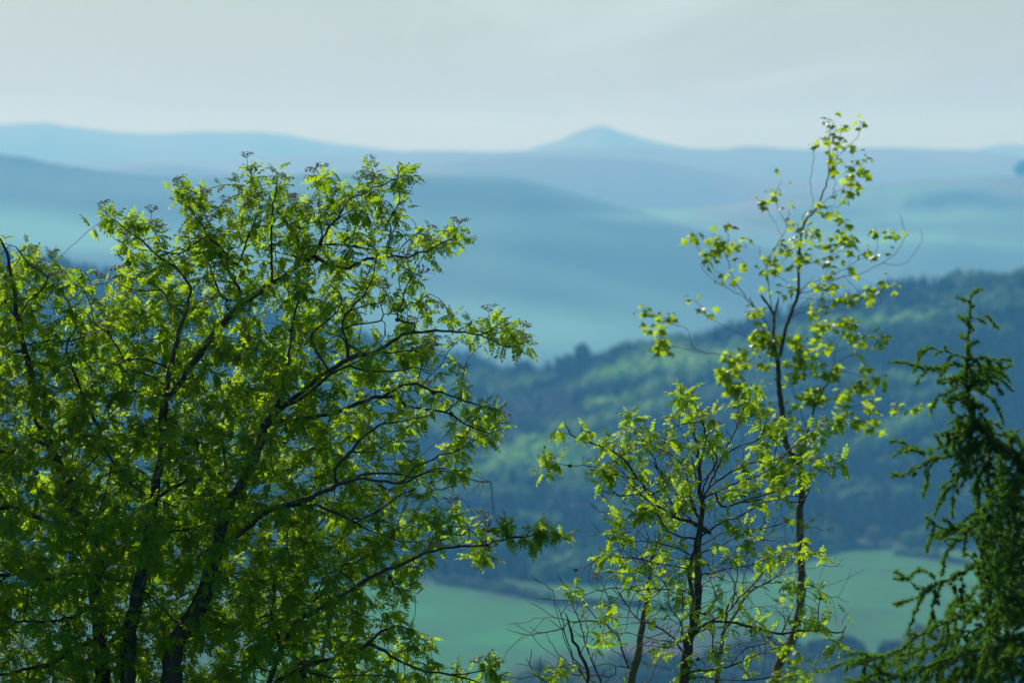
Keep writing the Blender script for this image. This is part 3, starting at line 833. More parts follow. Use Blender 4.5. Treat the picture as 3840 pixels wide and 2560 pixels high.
def lichen(seed):
    r = np.random.default_rng(seed); Vs, Fs, n = [], [], 0
    for k in range(150):
        d = r.normal(0, 1, 3); d /= np.linalg.norm(d); d *= r.uniform(0.5, 1.0); d[2] *= 1.1
        w = np.cross(d, r.normal(0, 1, 3)); w = w / np.linalg.norm(w) * r.uniform(0.04, 0.09); a = d * 0.15
        Vs.append([a - w, a + w, d * 0.8 + w, d * 0.8 - w, d * 1.1 + r.normal(0, .08, 3)]); Fs += [[n, n + 1, n + 2, n + 3]]
        n += 5
    return np.concatenate(Vs), np.array(Fs)

def cone(seed):
    r = np.random.default_rng(seed); Vs, Fs, n = [], [], 0
    for k in range(7):
        z = -0.8 + k * 0.25; rad = 0.62 * math.sqrt(max(0.05, 1 - (z / 1.05) ** 2)); m_ = 6
        for j in range(m_):
            a = (j + 0.5 * (k % 2)) * 2 * math.pi / m_; d = np.array([math.cos(a), math.sin(a), 0]); t = np.array([-math.sin(a), math.cos(a), 0])
            Vs.append([d * rad * .25 + [0, 0, z - .1], d * rad * 0.9 + t * .3 + [0, 0, z + .1], d * rad * 1.2 + [0, 0, z + .34], d * rad * .9 - t * .3 + [0, 0, z + .1]])
            Fs.append([n, n + 1, n + 2, n + 3]); n += 4
    V0, F0 = ICO1
    Vs.append(V0 * [0.45, 0.45, 0.85]); F4 = np.array(Fs)
    return np.concatenate(Vs), [F4, F0 + n]

def small_part(name, me_src, root, pos, size, axis, spin, mat, label=None):
    """one small part; copies share mesh data"""
    if me_src.get('me') is None:
        o = mesh(name, me_src['V'], me_src['F'], mat); me_src['me'] = o.data
    else:
        o = bpy.data.objects.new(name, me_src['me']); COL.objects.link(o)
    o.parent = root; o.location = tuple(np.asarray(pos) - np.array(root.location)); o.scale = (size,) * 3
    q = Vector(tuple(axis)).to_track_quat('Z', 'Y'); e = q.to_euler(); o.rotation_euler = e; o.rotation_euler.rotate_axis('Z', spin)
    if label: o['label'] = label
    return o
UMB = [dict(V=umbel(s)[0], F=umbel(s)[1]) for s in range(4)]
LIC = [dict(V=lichen(s)[0], F=lichen(s)[1]) for s in range(3)]
CON = [dict(V=cone(s)[0], F=cone(s)[1]) for s in range(3)]

def shoots(sk, r, hop_max, p_side, n_tip, n_side, thin=0.006, dens=None):
    """leaf sites: (position, shoot direction, count)"""
    out = []
    q = proj(sk.P)
    for i in range(len(sk.P)):
        p = sk.par[i]
        if p < 0: continue
        if dens is not None and r.uniform() > dens(q[i][0] * .6125, q[i][1] * .6125): continue
        d = sk.P[i] - sk.P[p]; d = d / (np.linalg.norm(d) + 1e-9)
        if not sk.ch[i]: out.append((sk.P[i], d, r.integers(*n_tip), True))
        elif sk.hops[i] <= hop_max and sk.R[i] < thin and r.uniform() < p_side: out.append((sk.P[i], d, r.integers(*n_side), False))
    return out

def leafy(sites, r, size, protos, spread=0.9, updraft=0.25, smin=0.75):
    P, X, U, S = [], [], [], []
    for pos, d, n, tip in sites:
        n = int(n); a0 = r.uniform(0, 6.28)
        u = np.cross(d, [0.2, 0.3, 0.9]); u /= np.linalg.norm(u) + 1e-9; w = np.cross(d, u)
        for k in range(n):
            a = a0 + k * 2.4 + r.uniform(-.4, .4)
            side = math.cos(a) * u + math.sin(a) * w
            x = d * r.uniform(0.0, 0.65) + side * spread + np.array([0, 0, updraft * r.uniform(-1.6, 1.2)])
            P.append(pos - d * r.uniform(0, 0.035)); X.append(x)
            U.append(np.array([0, 0, 1.0]) + r.normal(0, 0.35, 3)); S.append(size * r.uniform(smin, 1.2))
    return place(protos, np.array(P), np.array(X), np.array(U), np.array(S), r)

def ground_at(x, y):
    return float(ground_z(np.array(x), np.array(y)))

# ------------------------------------------------------------------ large rowan, left
def build_rowan():
    D = 30.0
    sk = Skel(D, 21)
    x0, y0 = -60, D + 0.3
    gx = ray(560, 2400, D)[0]
    gz = ground_at(gx, D)
    root = empty("rowan_tree", (gx, D, gz), "large leafy rowan filling the left of the view, with many dark limbs and bud clusters", "tree")
    # boles below the view: three stems from one stool
    def bole(px, py, dep, rb, rt, bx):
        top = ray(px, py, D + dep); a = np.array([gx + bx, D, gz - 0.15])
        n = 24; last = -1
        if sk.P: pass
        for k in range(n + 1):
            t = k / n; p = a + (top - a) * t + np.array([0.10 * math.sin(t * 3.1) * (1 if bx > 0 else -1), 0.05 * math.sin(4 * t), 0])
            last = sk.add(p, last, rb + (rt - rb) * t, True)
        return last
    bole(*L('c5', 1440, 1590)[0], -0.10, 0.075, 0.045, 0.12)
    sk.line(L('c5', 1440, 1590, 1440, 1400, 1480, 1240, 1590, 1060, 1680, 900, 1750, 720, 1800, 500, 1860, 250, 1910, 60) + L('c3', 2000, 1430, 2100, 1260, 2170, 1080, 2225, 900) + L('c4', 60, 680, 110, 560, 140, 400), dz=-0.05, rb=0.056, rt=0.012, wob=0.003, dep0=-0.15)
    bole(*L('c5', 1080, 1600)[0], -0.10, 0.075, 0.045, 0.0)
    sk.line(L('c5', 1080, 1600, 1080, 1300, 1110, 1000, 1190, 650, 1235, 350, 1285, 100, 1300, 0) + L('c3', 1300, 1430, 1360, 1150, 1375, 950, 1365, 850, 1400, 620, 1425, 420, 1470, 250, 1500, 100) + L('c1', 1560, 1500), dz=-0.1, rb=0.043, rt=0.008, dep0=-0.10, wob=0.003)
    bole(*L('c5', 870, 1600)[0], 0.05, 0.07, 0.045, -0.15)
    sk.line(L('c5', 870, 1600, 850, 1250, 810, 900, 790, 700, 900, 480, 800, 350, 700, 260, 600, 100, 490, 0) + L('c3', 590, 1400, 480, 1200, 400, 1000, 320, 850, 285, 650, 265, 500, 220, 320, 190, 150, 160, 0) + L('c1', 145, 1560, 130, 1400, 85, 1180, 60, 1000, 0, 880), dz=0.1, rb=0.043, rt=0.007, dep0=0.05, wob=0.003)
    T = [  # traced limbs, base first, with a depth change in metres (None: free)
        (L('c5', 1480, 1060, 1350, 920, 1215, 800, 1100, 700, 1000, 640), 0.1), (L('c5', 1350, 920, 1500, 850, 1640, 780, 1760, 730), -0.2),
        (L('c5', 1880, 430, 1910, 400, 2000, 320, 2110, 240) + L('c6', 0, 120, 150, 80, 250, 50, 400, 10) + L('c4', 270, 1330, 420, 1260, 520, 1210, 600, 1180, 720, 1170, 880, 1190, 1000, 1195, 1150, 1130, 1300, 1110, 1400, 1130), -0.5),
        (L('c3', 1290, 1430, 1330, 1480, 1500, 1380, 1700, 1330, 1900, 1270), 0.4),
        (L('c4', 170, 1365, 300, 1360, 430, 1385, 540, 1430, 650, 1490, 740, 1440, 840, 1390, 960, 1290, 1080, 1250), 0.3),
        (L('c6', 600, 140, 740, 215, 850, 285, 1000, 330, 1120, 380, 1250, 380), 0.2),
        (L('c3', 1420, 700, 1480, 560, 1580, 420, 1650, 330, 1740, 180, 1830, 70, 1900, 0) + L('c1', 1930, 1530, 2050, 1420, 2140, 1360, 2240, 1290) + L('c2', 100, 1230, 190, 1160, 300, 1080, 400, 1030), 0.5),
        (L('c5', 490, 245, 380, 220, 200, 130, 80, 90, -60, 110, -300, 60), 0.2), (L('c3', 270, 670, 150, 640, 0, 610, -200, 560), -0.3), (L('c3', 400, 1080, 200, 1000, 80, 1120, -100, 1050, -300, 980), 0.2),
        (L('c3', 190, 280, 120, 260, 0, 220, -150, 180), 0.3), (L('c3', 160, 160, 80, 125, 0, 120, -120, 60), -0.2),
        (L('c3', 250, 215, 400, 175, 540, 180, 640, 160, 740, 120, 800, 100, 890, 70, 960, 20), -0.3),
        (L('c1', 150, 1560, 240, 1420, 350, 1310, 400, 1200, 440, 1110), 0.1), (L('c1', 130, 1560, 60, 1440, 0, 1380, -100, 1280), 0.1), (L('c1', 70, 1040, 30, 1300, 0, 1220), -0.1),
        (L('c1', 370, 1200, 250, 1100, 160, 1000, 130, 950), 0.1), (L('c3', 470, 1180, 560, 1100, 620, 1050, 640, 960), 0.2),
        (L('c3', 850, 960, 790, 820, 720, 680, 650, 520, 600, 380, 640, 220, 660, 170), -0.2), (L('c3', 1150, 1420, 1000, 1250, 860, 1050, 840, 930), -0.3),
        (L('c3', 1380, 640, 1280, 620, 1170, 600, 1000, 540), 0.2), (L('c3', 1400, 420, 1310, 360, 1200, 330, 1080, 330, 950, 370, 870, 350), -0.3), (L('c3', 1380, 520, 1250, 460, 1130, 430, 1050, 340), 0.25),
        (L('c3', 1860, 1000, 1750, 930, 1640, 960, 1560, 1010, 1480, 1050), -0.2), (L('c4', -10, 830, 60, 900), 0),
        # right-hand limbs
        (L('c4', 20, 780, 110, 640, 250, 540, 400, 410, 600, 290, 720, 250, 800, 240, 900, 235, 1080, 230, 1180, 250), 0.1),
        (L('c4', 170, 680, 250, 580, 370, 480, 480, 400, 560, 360, 650, 310, 760, 265), -0.15),
        (L('c4', 790, 240, 880, 185, 1000, 110, 1080, 90, 1200, 85, 1400, 85, 1560, 110, 1650, 145, 1750, 190, 1860, 197), -0.3),
        (L('c4', 1560, 110, 1640, 70, 1740, 10, 1800, -30), -0.1), (L('c4', 1450, 85, 1470, 40, 1510, 0), 0.1), (L('c4', 1750, 190, 1790, 140, 1800, 100), 0),
        (L('c4', 50, 760, 130, 750, 250, 720, 400, 700, 560, 660, 700, 600, 850, 558, 980, 572, 1020, 625, 1180, 655, 1300, 672, 1400, 720, 1500, 785, 1640, 830, 1720, 800), 0.4),
        (L('c4', 850, 560, 930, 510, 1000, 480, 1110, 465, 1190, 510, 1330, 550, 1480, 600, 1600, 645, 1700, 670), -0.3),
        (L('c4', 600, 362, 720, 370, 800, 380, 950, 372, 1100, 350, 1220, 372), 0.3), (L('c4', 1110, 465, 1120, 400, 1140, 340), 0.1), (L('c4', 1150, 465, 1190, 410, 1240, 380), -0.1),
        (L('c4', 1300, 670, 1370, 640, 1420, 590), 0.1), (L('c4', 1440, 600, 1430, 520, 1440, 420), 0.1),
        (L('c4', 520, 1210, 500, 1110, 620, 960, 740, 830, 860, 765, 1000, 740, 1170, 710), -0.35), (L('c4', 620, 960, 800, 960, 960, 850, 1100, 730), 0.2),
        (L('c4', 1000, 1195, 1090, 1080, 1180, 1040, 1270, 995, 1400, 960, 1490, 910, 1580, 855), 0.3), (L('c4', 1080, 1080, 1020, 1000, 960, 940, 1010, 880), -0.1),
        (L('c4', 620, 1180, 740, 1130, 940, 1130, 1100, 1150, 1250, 1090, 1440, 1110), 0.4),
        (L('c2', 300, 1075, 220, 1030, 280, 975, 380, 940, 560, 935, 700, 940, 850, 970, 1030, 990, 1110, 985), 0.3),
        (L('c2', 400, 1030, 520, 1100, 690, 1135, 780, 1080, 900, 1050, 1000, 1030, 1090, 1020, 1180, 1042, 1270, 1010, 1350, 990, 1450, 930, 1560, 880, 1600, 830), -0.4),
        (L('c2', 1025, 1020, 1040, 860, 1090, 760, 1140, 690), 0.1), (L('c2', 1040, 860, 1030, 740, 1060, 650, 1110, 590, 1120, 520), 0.15), (L('c2', 1150, 920, 1230, 860, 1310, 820), -0.1),
        (L('c2', 440, 1010, 540, 760, 640, 690, 740, 630, 765, 570), -0.2), (L('c2', 430, 1000, 460, 860, 435, 760, 440, 600, 440, 400), 0.3),
        (L('c2', 600, 690, 700, 560, 850, 480, 950, 440, 1100, 380, 1200, 310), 0.25), (L('c2', 850, 480, 900, 400, 890, 300), 0.1),
        (L('c2', 100, 1230, 70, 1000, 0, 980), 0.1), (L('c2', 60, 1240, 40, 980, 40, 720, 70, 540, 90, 440, 75, 300), -0.35), (L('c2', 260, 1100, 260, 900, 160, 740, 120, 680, 60, 620, 0, 590), -0.2),
        (L('c1', 2240, 1290, 2080, 1380, 1960, 1400, 1860, 1370, 1780, 1180, 1730, 1020), 0.3), (L('c1', 2000, 1300, 1920, 1150, 1900, 1020, 1780, 900, 1740, 850, 1700, 780, 1640, 700, 1560, 590, 1530, 490), -0.2),
        (L('c1', 1760, 870, 1680, 900, 1600, 950, 1540, 1000), 0.1), (L('c1', 2000, 1100, 2080, 880, 2140, 750, 2180, 620), 0.2), (L('c1', 2180, 620, 2150, 470, 2110, 350, 2080, 260), -0.1), (L('c1', 2130, 600, 2060, 490, 2000, 430), 0.1),
        (L('c1', 1560, 1530, 1450, 1450, 1320, 1290, 1180, 1240, 1050, 1200), 0.2), (L('c1', 1560, 1500, 1600, 1290, 1480, 1120, 1400, 1010, 1340, 900, 1310, 830), -0.25),
        (L('c1', 1480, 1150, 1340, 1050, 1240, 940, 1100, 840, 990, 745, 900, 690), -0.1), (L('c1', 1300, 1000, 1180, 980, 1080, 950), 0.15),
        (L('c1', 1360, 1340, 1150, 1320, 1010, 1270, 930, 1230), 0.15), (L('c3', 1000, 250, 900, 100, 800, 20) + L('c1', 740, 1370, 660, 1290, 580, 1240), 0.2), (L('c3', 620, 460, 560, 250, 640, 60) + L('c1', 600, 1480, 540, 1360, 490, 1280), 0.1),
        (L('c2', 740, 1130, 720, 1000, 690, 930), 0), (L('c4', 150, 400, 170, 250, 185, 80) + L('c2', 230, 1530, 270, 1400, 340, 1250, 350, 1080), 0.3),
        (L('c4', 700, 250, 600, 180, 540, 60) + L('c2', 960, 1568, 940, 1400), 0.2), (L('c4', 600, 290, 590, 150, 560, 0) + L('c2', 860, 1300, 890, 1220, 915, 1080, 920, 1000), -0.2), (L('c4', 1080, 90, 1090, 20) + L('c2', 1095, 1568, 1130, 1420, 1170, 1290, 1240, 1160, 1300, 1060), 0.2),
        (L('c4', 470, 400, 380, 250, 330, 100) + L('c2', 590, 1500, 620, 1350, 500, 1250), -0.2), (L('c2', 1120, 1480, 1200, 1430, 1300, 1400, 1370, 1350), 0.1), (L('c2', 640, 1500, 800, 1450, 960, 1420, 1040, 1330), 0.2),
        # lower right limbs
        (L('c6', 100, 1340, 150, 1220, 260, 1060, 370, 980, 540, 880, 700, 790, 850, 690, 1010, 620, 1150, 570, 1270, 500, 1400, 460, 1560, 430, 1790, 415, 1900, 385, 2050, 345, 2160, 340) + L('d3', 50, 388, 130, 375, 240, 368, 300, 345), -0.35), (L('c6', 2150, 345, 2175, 370) + L('d3', 160, 410, 215, 424), 0), (L('d3', 120, 376, 160, 350, 200, 330), 0),
        (L('c6', 1800, 410, 1840, 370, 1850, 310), 0), (L('c6', 1960, 370, 1990, 300, 1985, 260), 0), (L('c6', 540, 880, 500, 800, 400, 880), 0.1),
        (L('c6', 0, 1620, 100, 1540, 200, 1500, 400, 1400, 600, 1350, 800, 1280, 880, 1200, 950, 1130, 970, 1010), 0.2), (L('c6', 300, 1460, 420, 1490, 560, 1530, 730, 1500, 900, 1500, 1050, 1515, 1110, 1570), -0.2),
        (L('c6', 860, 1220, 1000, 1300, 1150, 1400, 1290, 1450, 1450, 1480, 1600, 1490, 1750, 1470, 1910, 1458), -0.2), (L('c6', 1550, 1490, 1700, 1535, 1800, 1570), 0.1),
        (L('c6', 950, 1130, 1080, 1080, 1200, 1130, 1330, 1210), 0.2), (L('c6', 610, 590, 750, 560, 850, 480, 1000, 400, 1060, 330), 0.2), (L('c6', 350, 900, 480, 700, 610, 590), 0.2),
        (L('c6', 700, 180, 850, 180, 940, 130, 1080, 30), 0.1), (L('c6', 1340, 470, 1400, 360, 1520, 320, 1640, 330), 0.2), (L('c6', 1540, 320, 1570, 200, 1560, 130), 0), (L('c6', 1400, 380, 1430, 280), 0),
        (L('c6', 1150, 570, 1260, 600, 1320, 540, 1380, 490), 0.1), (L('c6', 1000, 620, 1080, 760, 1200, 790), 0.3), (L('c6', 130, 1250, 50, 1000, 90, 600, 200, 400, 300, 360), 0.4),
        (L('c5', 900, 480, 1050, 420, 1120, 600, 1100, 700), -0.3), (L('c5', 790, 700, 600, 640, 380, 700, 200, 650, 0, 660), 0.2), (L('c5', 810, 900, 640, 1000, 400, 1050, 150, 1050), -0.3),
        (L('c5', 850, 1250, 650, 1250, 450, 1400, 200, 1450), 0.2), (L('c5', 1300, 0, 1450, 80, 1600, 100, 1760, 60), 0.2), (L('c5', 1200, 600, 1400, 320, 1600, 280, 1800, 290), -0.2),
    ]
    for pts, dz in T:
        ln = sum(math.hypot(b[0] - a[0], b[1] - a[1]) for a, b in zip(pts[:-1], pts[1:]))
        sk.line(pts, dz=dz, wob=0.003, rb=float(np.interp(ln, [120, 350, 800], [0.003, 0.0065, 0.0145])), rt=0.0025)
    poly = [(0, 560), (30, 550), (75, 560), (85, 600), (150, 600), (155, 640), (215, 625), (265, 640), (300, 605), (265, 565), (300, 545), (240, 520), (245, 482), (300, 500), (335, 515), (350, 505), (385, 545), (425, 550), (415, 500), (400, 450),
            (405, 418), (460, 425), (490, 465), (530, 470), (525, 412), (570, 390), (600, 400), (620, 430), (615, 388), (650, 383), (665, 440), (690, 450), (712, 400), (725, 378), (772, 383), (795, 412), (850, 390), (880, 402), (940, 380), (958, 400),
            (925, 435), (955, 480), (930, 520), (985, 512), (1000, 550), (1050, 528), (1070, 550), (1000, 585), (990, 640), (958, 655), (985, 700), (1030, 692), (1060, 692), (1085, 712), (1125, 695), (1140, 732), (1170, 732), (1212, 792), (1190, 798),
            (1100, 772), (1020, 800), (1040, 840), (1065, 865), (1060, 885), (1138, 918), (1142, 950), (1155, 1003), (1100, 1010), (1060, 1060), (1075, 1080), (1040, 1105), (990, 1130), (1005, 1162), (1055, 1165), (1085, 1205), (1160, 1205), (1170, 1230),
            (1120, 1285), (1010, 1272), (985, 1330), (955, 1400), (995, 1440), (1030, 1500), (1090, 1532), (1160, 1548), (1140, 1700), (900, 1780), (-100, 1780), (-420, 1500), (-450, 900), (-200, 600)]
    def dens(x, y):                                      # thinner towards the right-hand, outer part of the crown
        t = np.interp(x, [-400, 400, 700, 900, 1200], [0.72, 0.72, 0.6, 0.42, 0.38]) + 0.45 * np.clip((y - 850) / 350, 0, 1) * np.clip((900 - x) / 400, 0, 1)
        for cx, cy, rx, ry in ((1000, 1080, 60, 60), (890, 610, 40, 45), (860, 720, 55, 50), (620, 700, 26, 30), (60, 960, 50, 40), (960, 1000, 60, 30), (960, 870, 60, 25), (100, 1010, 35, 45), (640, 1240, 26, 34), (640, 1370, 30, 26), (320, 560, 20, 30), (880, 930, 40, 20), (560, 1290, 26, 30), (200, 670, 30, 20)):
            t = t * (1 - 0.85 * np.exp(-(((x - cx) / rx) ** 2 + ((y - cy) / ry) ** 2)))
        return t
    A = cloud(poly, 9200, D, tmax=1.25, edge=0.10, slope=0.95, seed=4, zc=0.34, dens=dens)
    sk.colonize(A, infl=0.5, kill=0.055, step=0.034, iters=60, up=0.12, jit=0.14, inert=0.6)
    sk.finish(tip=0.0016, ex=2.7, rmax=0.075)
    V, F = sk.tubes()
    mesh("trunk", kids(root, V), F, M_BARK, root, smooth=True)
    r = np.random.default_rng(5)
    S = shoots(sk, r, 6, 0.5, (5, 9), (2, 5), dens=lambda x, y: float(np.interp(x * 0.75 - (y - 900) * 0.5, [0, 300, 620, 900], [1.0, 0.96, 0.88, 0.78])))
    qq = proj(sk.P)
    for c, x, y in [('d3', 260, 335), ('d3', 300, 350), ('d3', 350, 350), ('d3', 375, 375), ('d3', 20, 305), ('d3', 175, 330), ('c6', 1900, 270), ('c6', 1960, 240), ('c6', 2030, 240), ('c6', 1720, 480), ('c6', 1790, 520), ('c6', 1850, 480), ('c6', 1440, 100), ('c6', 1600, 140), ('c6', 1400, 200), ('c4', 1870, 110), ('c4', 1900, 190), ('c4', 1800, 160),
                    ('c4', 1770, 20), ('c4', 1500, 140), ('c4', 1360, 150), ('c4', 1690, 640), ('c4', 1600, 620), ('c4', 1640, 860), ('c4', 1690, 790), ('c4', 1550, 750), ('c4', 1440, 960), ('c4', 1480, 1090), ('c6', 1900, 1430), ('c6', 1960, 1480), ('c6', 1850, 1400), ('c2', 1240, 330), ('c2', 1200, 290), ('c2', 1640, 920), ('c2', 1600, 830), ('c2', 1380, 820),
                    ('c1', 920, 700), ('c1', 980, 780), ('c1', 1080, 720), ('c1', 900, 740), ('c1', 1280, 760), ('c1', 1490, 430), ('c1', 1600, 460), ('c1', 1500, 560), ('c1', 230, 930), ('c1', 200, 1130), ('c1', 520, 1120), ('c1', 530, 1250)]:
        px, py = L(c, x, y)[0]; dd_ = np.hypot(qq[:, 0] - px, qq[:, 1] - py); i = int(np.argmin(dd_))
        if dd_[i] < 70: S.append((ray(px, py, sk.P[i][1]), np.array([0.3, 0, 0.3]) + r.normal(0, 0.4, 3), 7, False))
    V, F, R_ = leafy(S, r, 0.080, ROWAN_LEAVES, updraft=0.35)
    mesh("crown", kids(root, V), F, M_ROWAN, root, attr={'rnd': R_})
    print("rowan leaves", len(S), len(V))
    # bud clusters at shoot tips, most on the outer, sunlit shoots
    tips = [s_ for s_ in S if s_[3]]
    q = proj([t[0] for t in tips]); pd = polydist(q[:, 0], q[:, 1], FU(poly))
    vis = (q[:, 0] > -20) & (q[:, 1] < 2580)
    order = [i for i in np.argsort(pd + r.uniform(0, 260, len(pd))) if vis[i]]
    for k, i in enumerate(order[:92]):
        pos, d = tips[i][0], tips[i][1]
        small_part("flower_cluster", UMB[k % 4], root, pos, r.uniform(0.06, 0.09), d * 0.5 + np.array([0, 0, 1.0]), r.uniform(0, 6), M_FLOWER)
    lim = [i for i in range(len(sk.P)) if 0.004 < sk.R[i] < 0.014 and sk.traced[i]]
    for k in range(26):
        i = int(r.choice(lim)); small_part("lichen_tuft", LIC[k % 3], root, sk.P[i], r.uniform(0.010, 0.02), r.normal(0, 1, 3), 0, M_LICHEN)
    for k, (x, y) in enumerate([L('c4', 1340, 680)[0], L('c4', 1240, 512)[0], L('c1', 1930, 1060)[0], L('c2', 400, 1090)[0], L('c2', 750, 935)[0], L('c6', 1620, 455)[0], L('c6', 2170, 365)[0], L('c4', 30, 400)[0]]):
        dd = np.hypot(*(proj(sk.P) - [x, y]).T); i = int(np.argmin(dd))
        small_part("lichen_tuft", LIC[k % 3], root, sk.P[i], r.uniform(0.016, 0.024), r.normal(0, 1, 3), 0, M_LICHEN)
build_rowan()

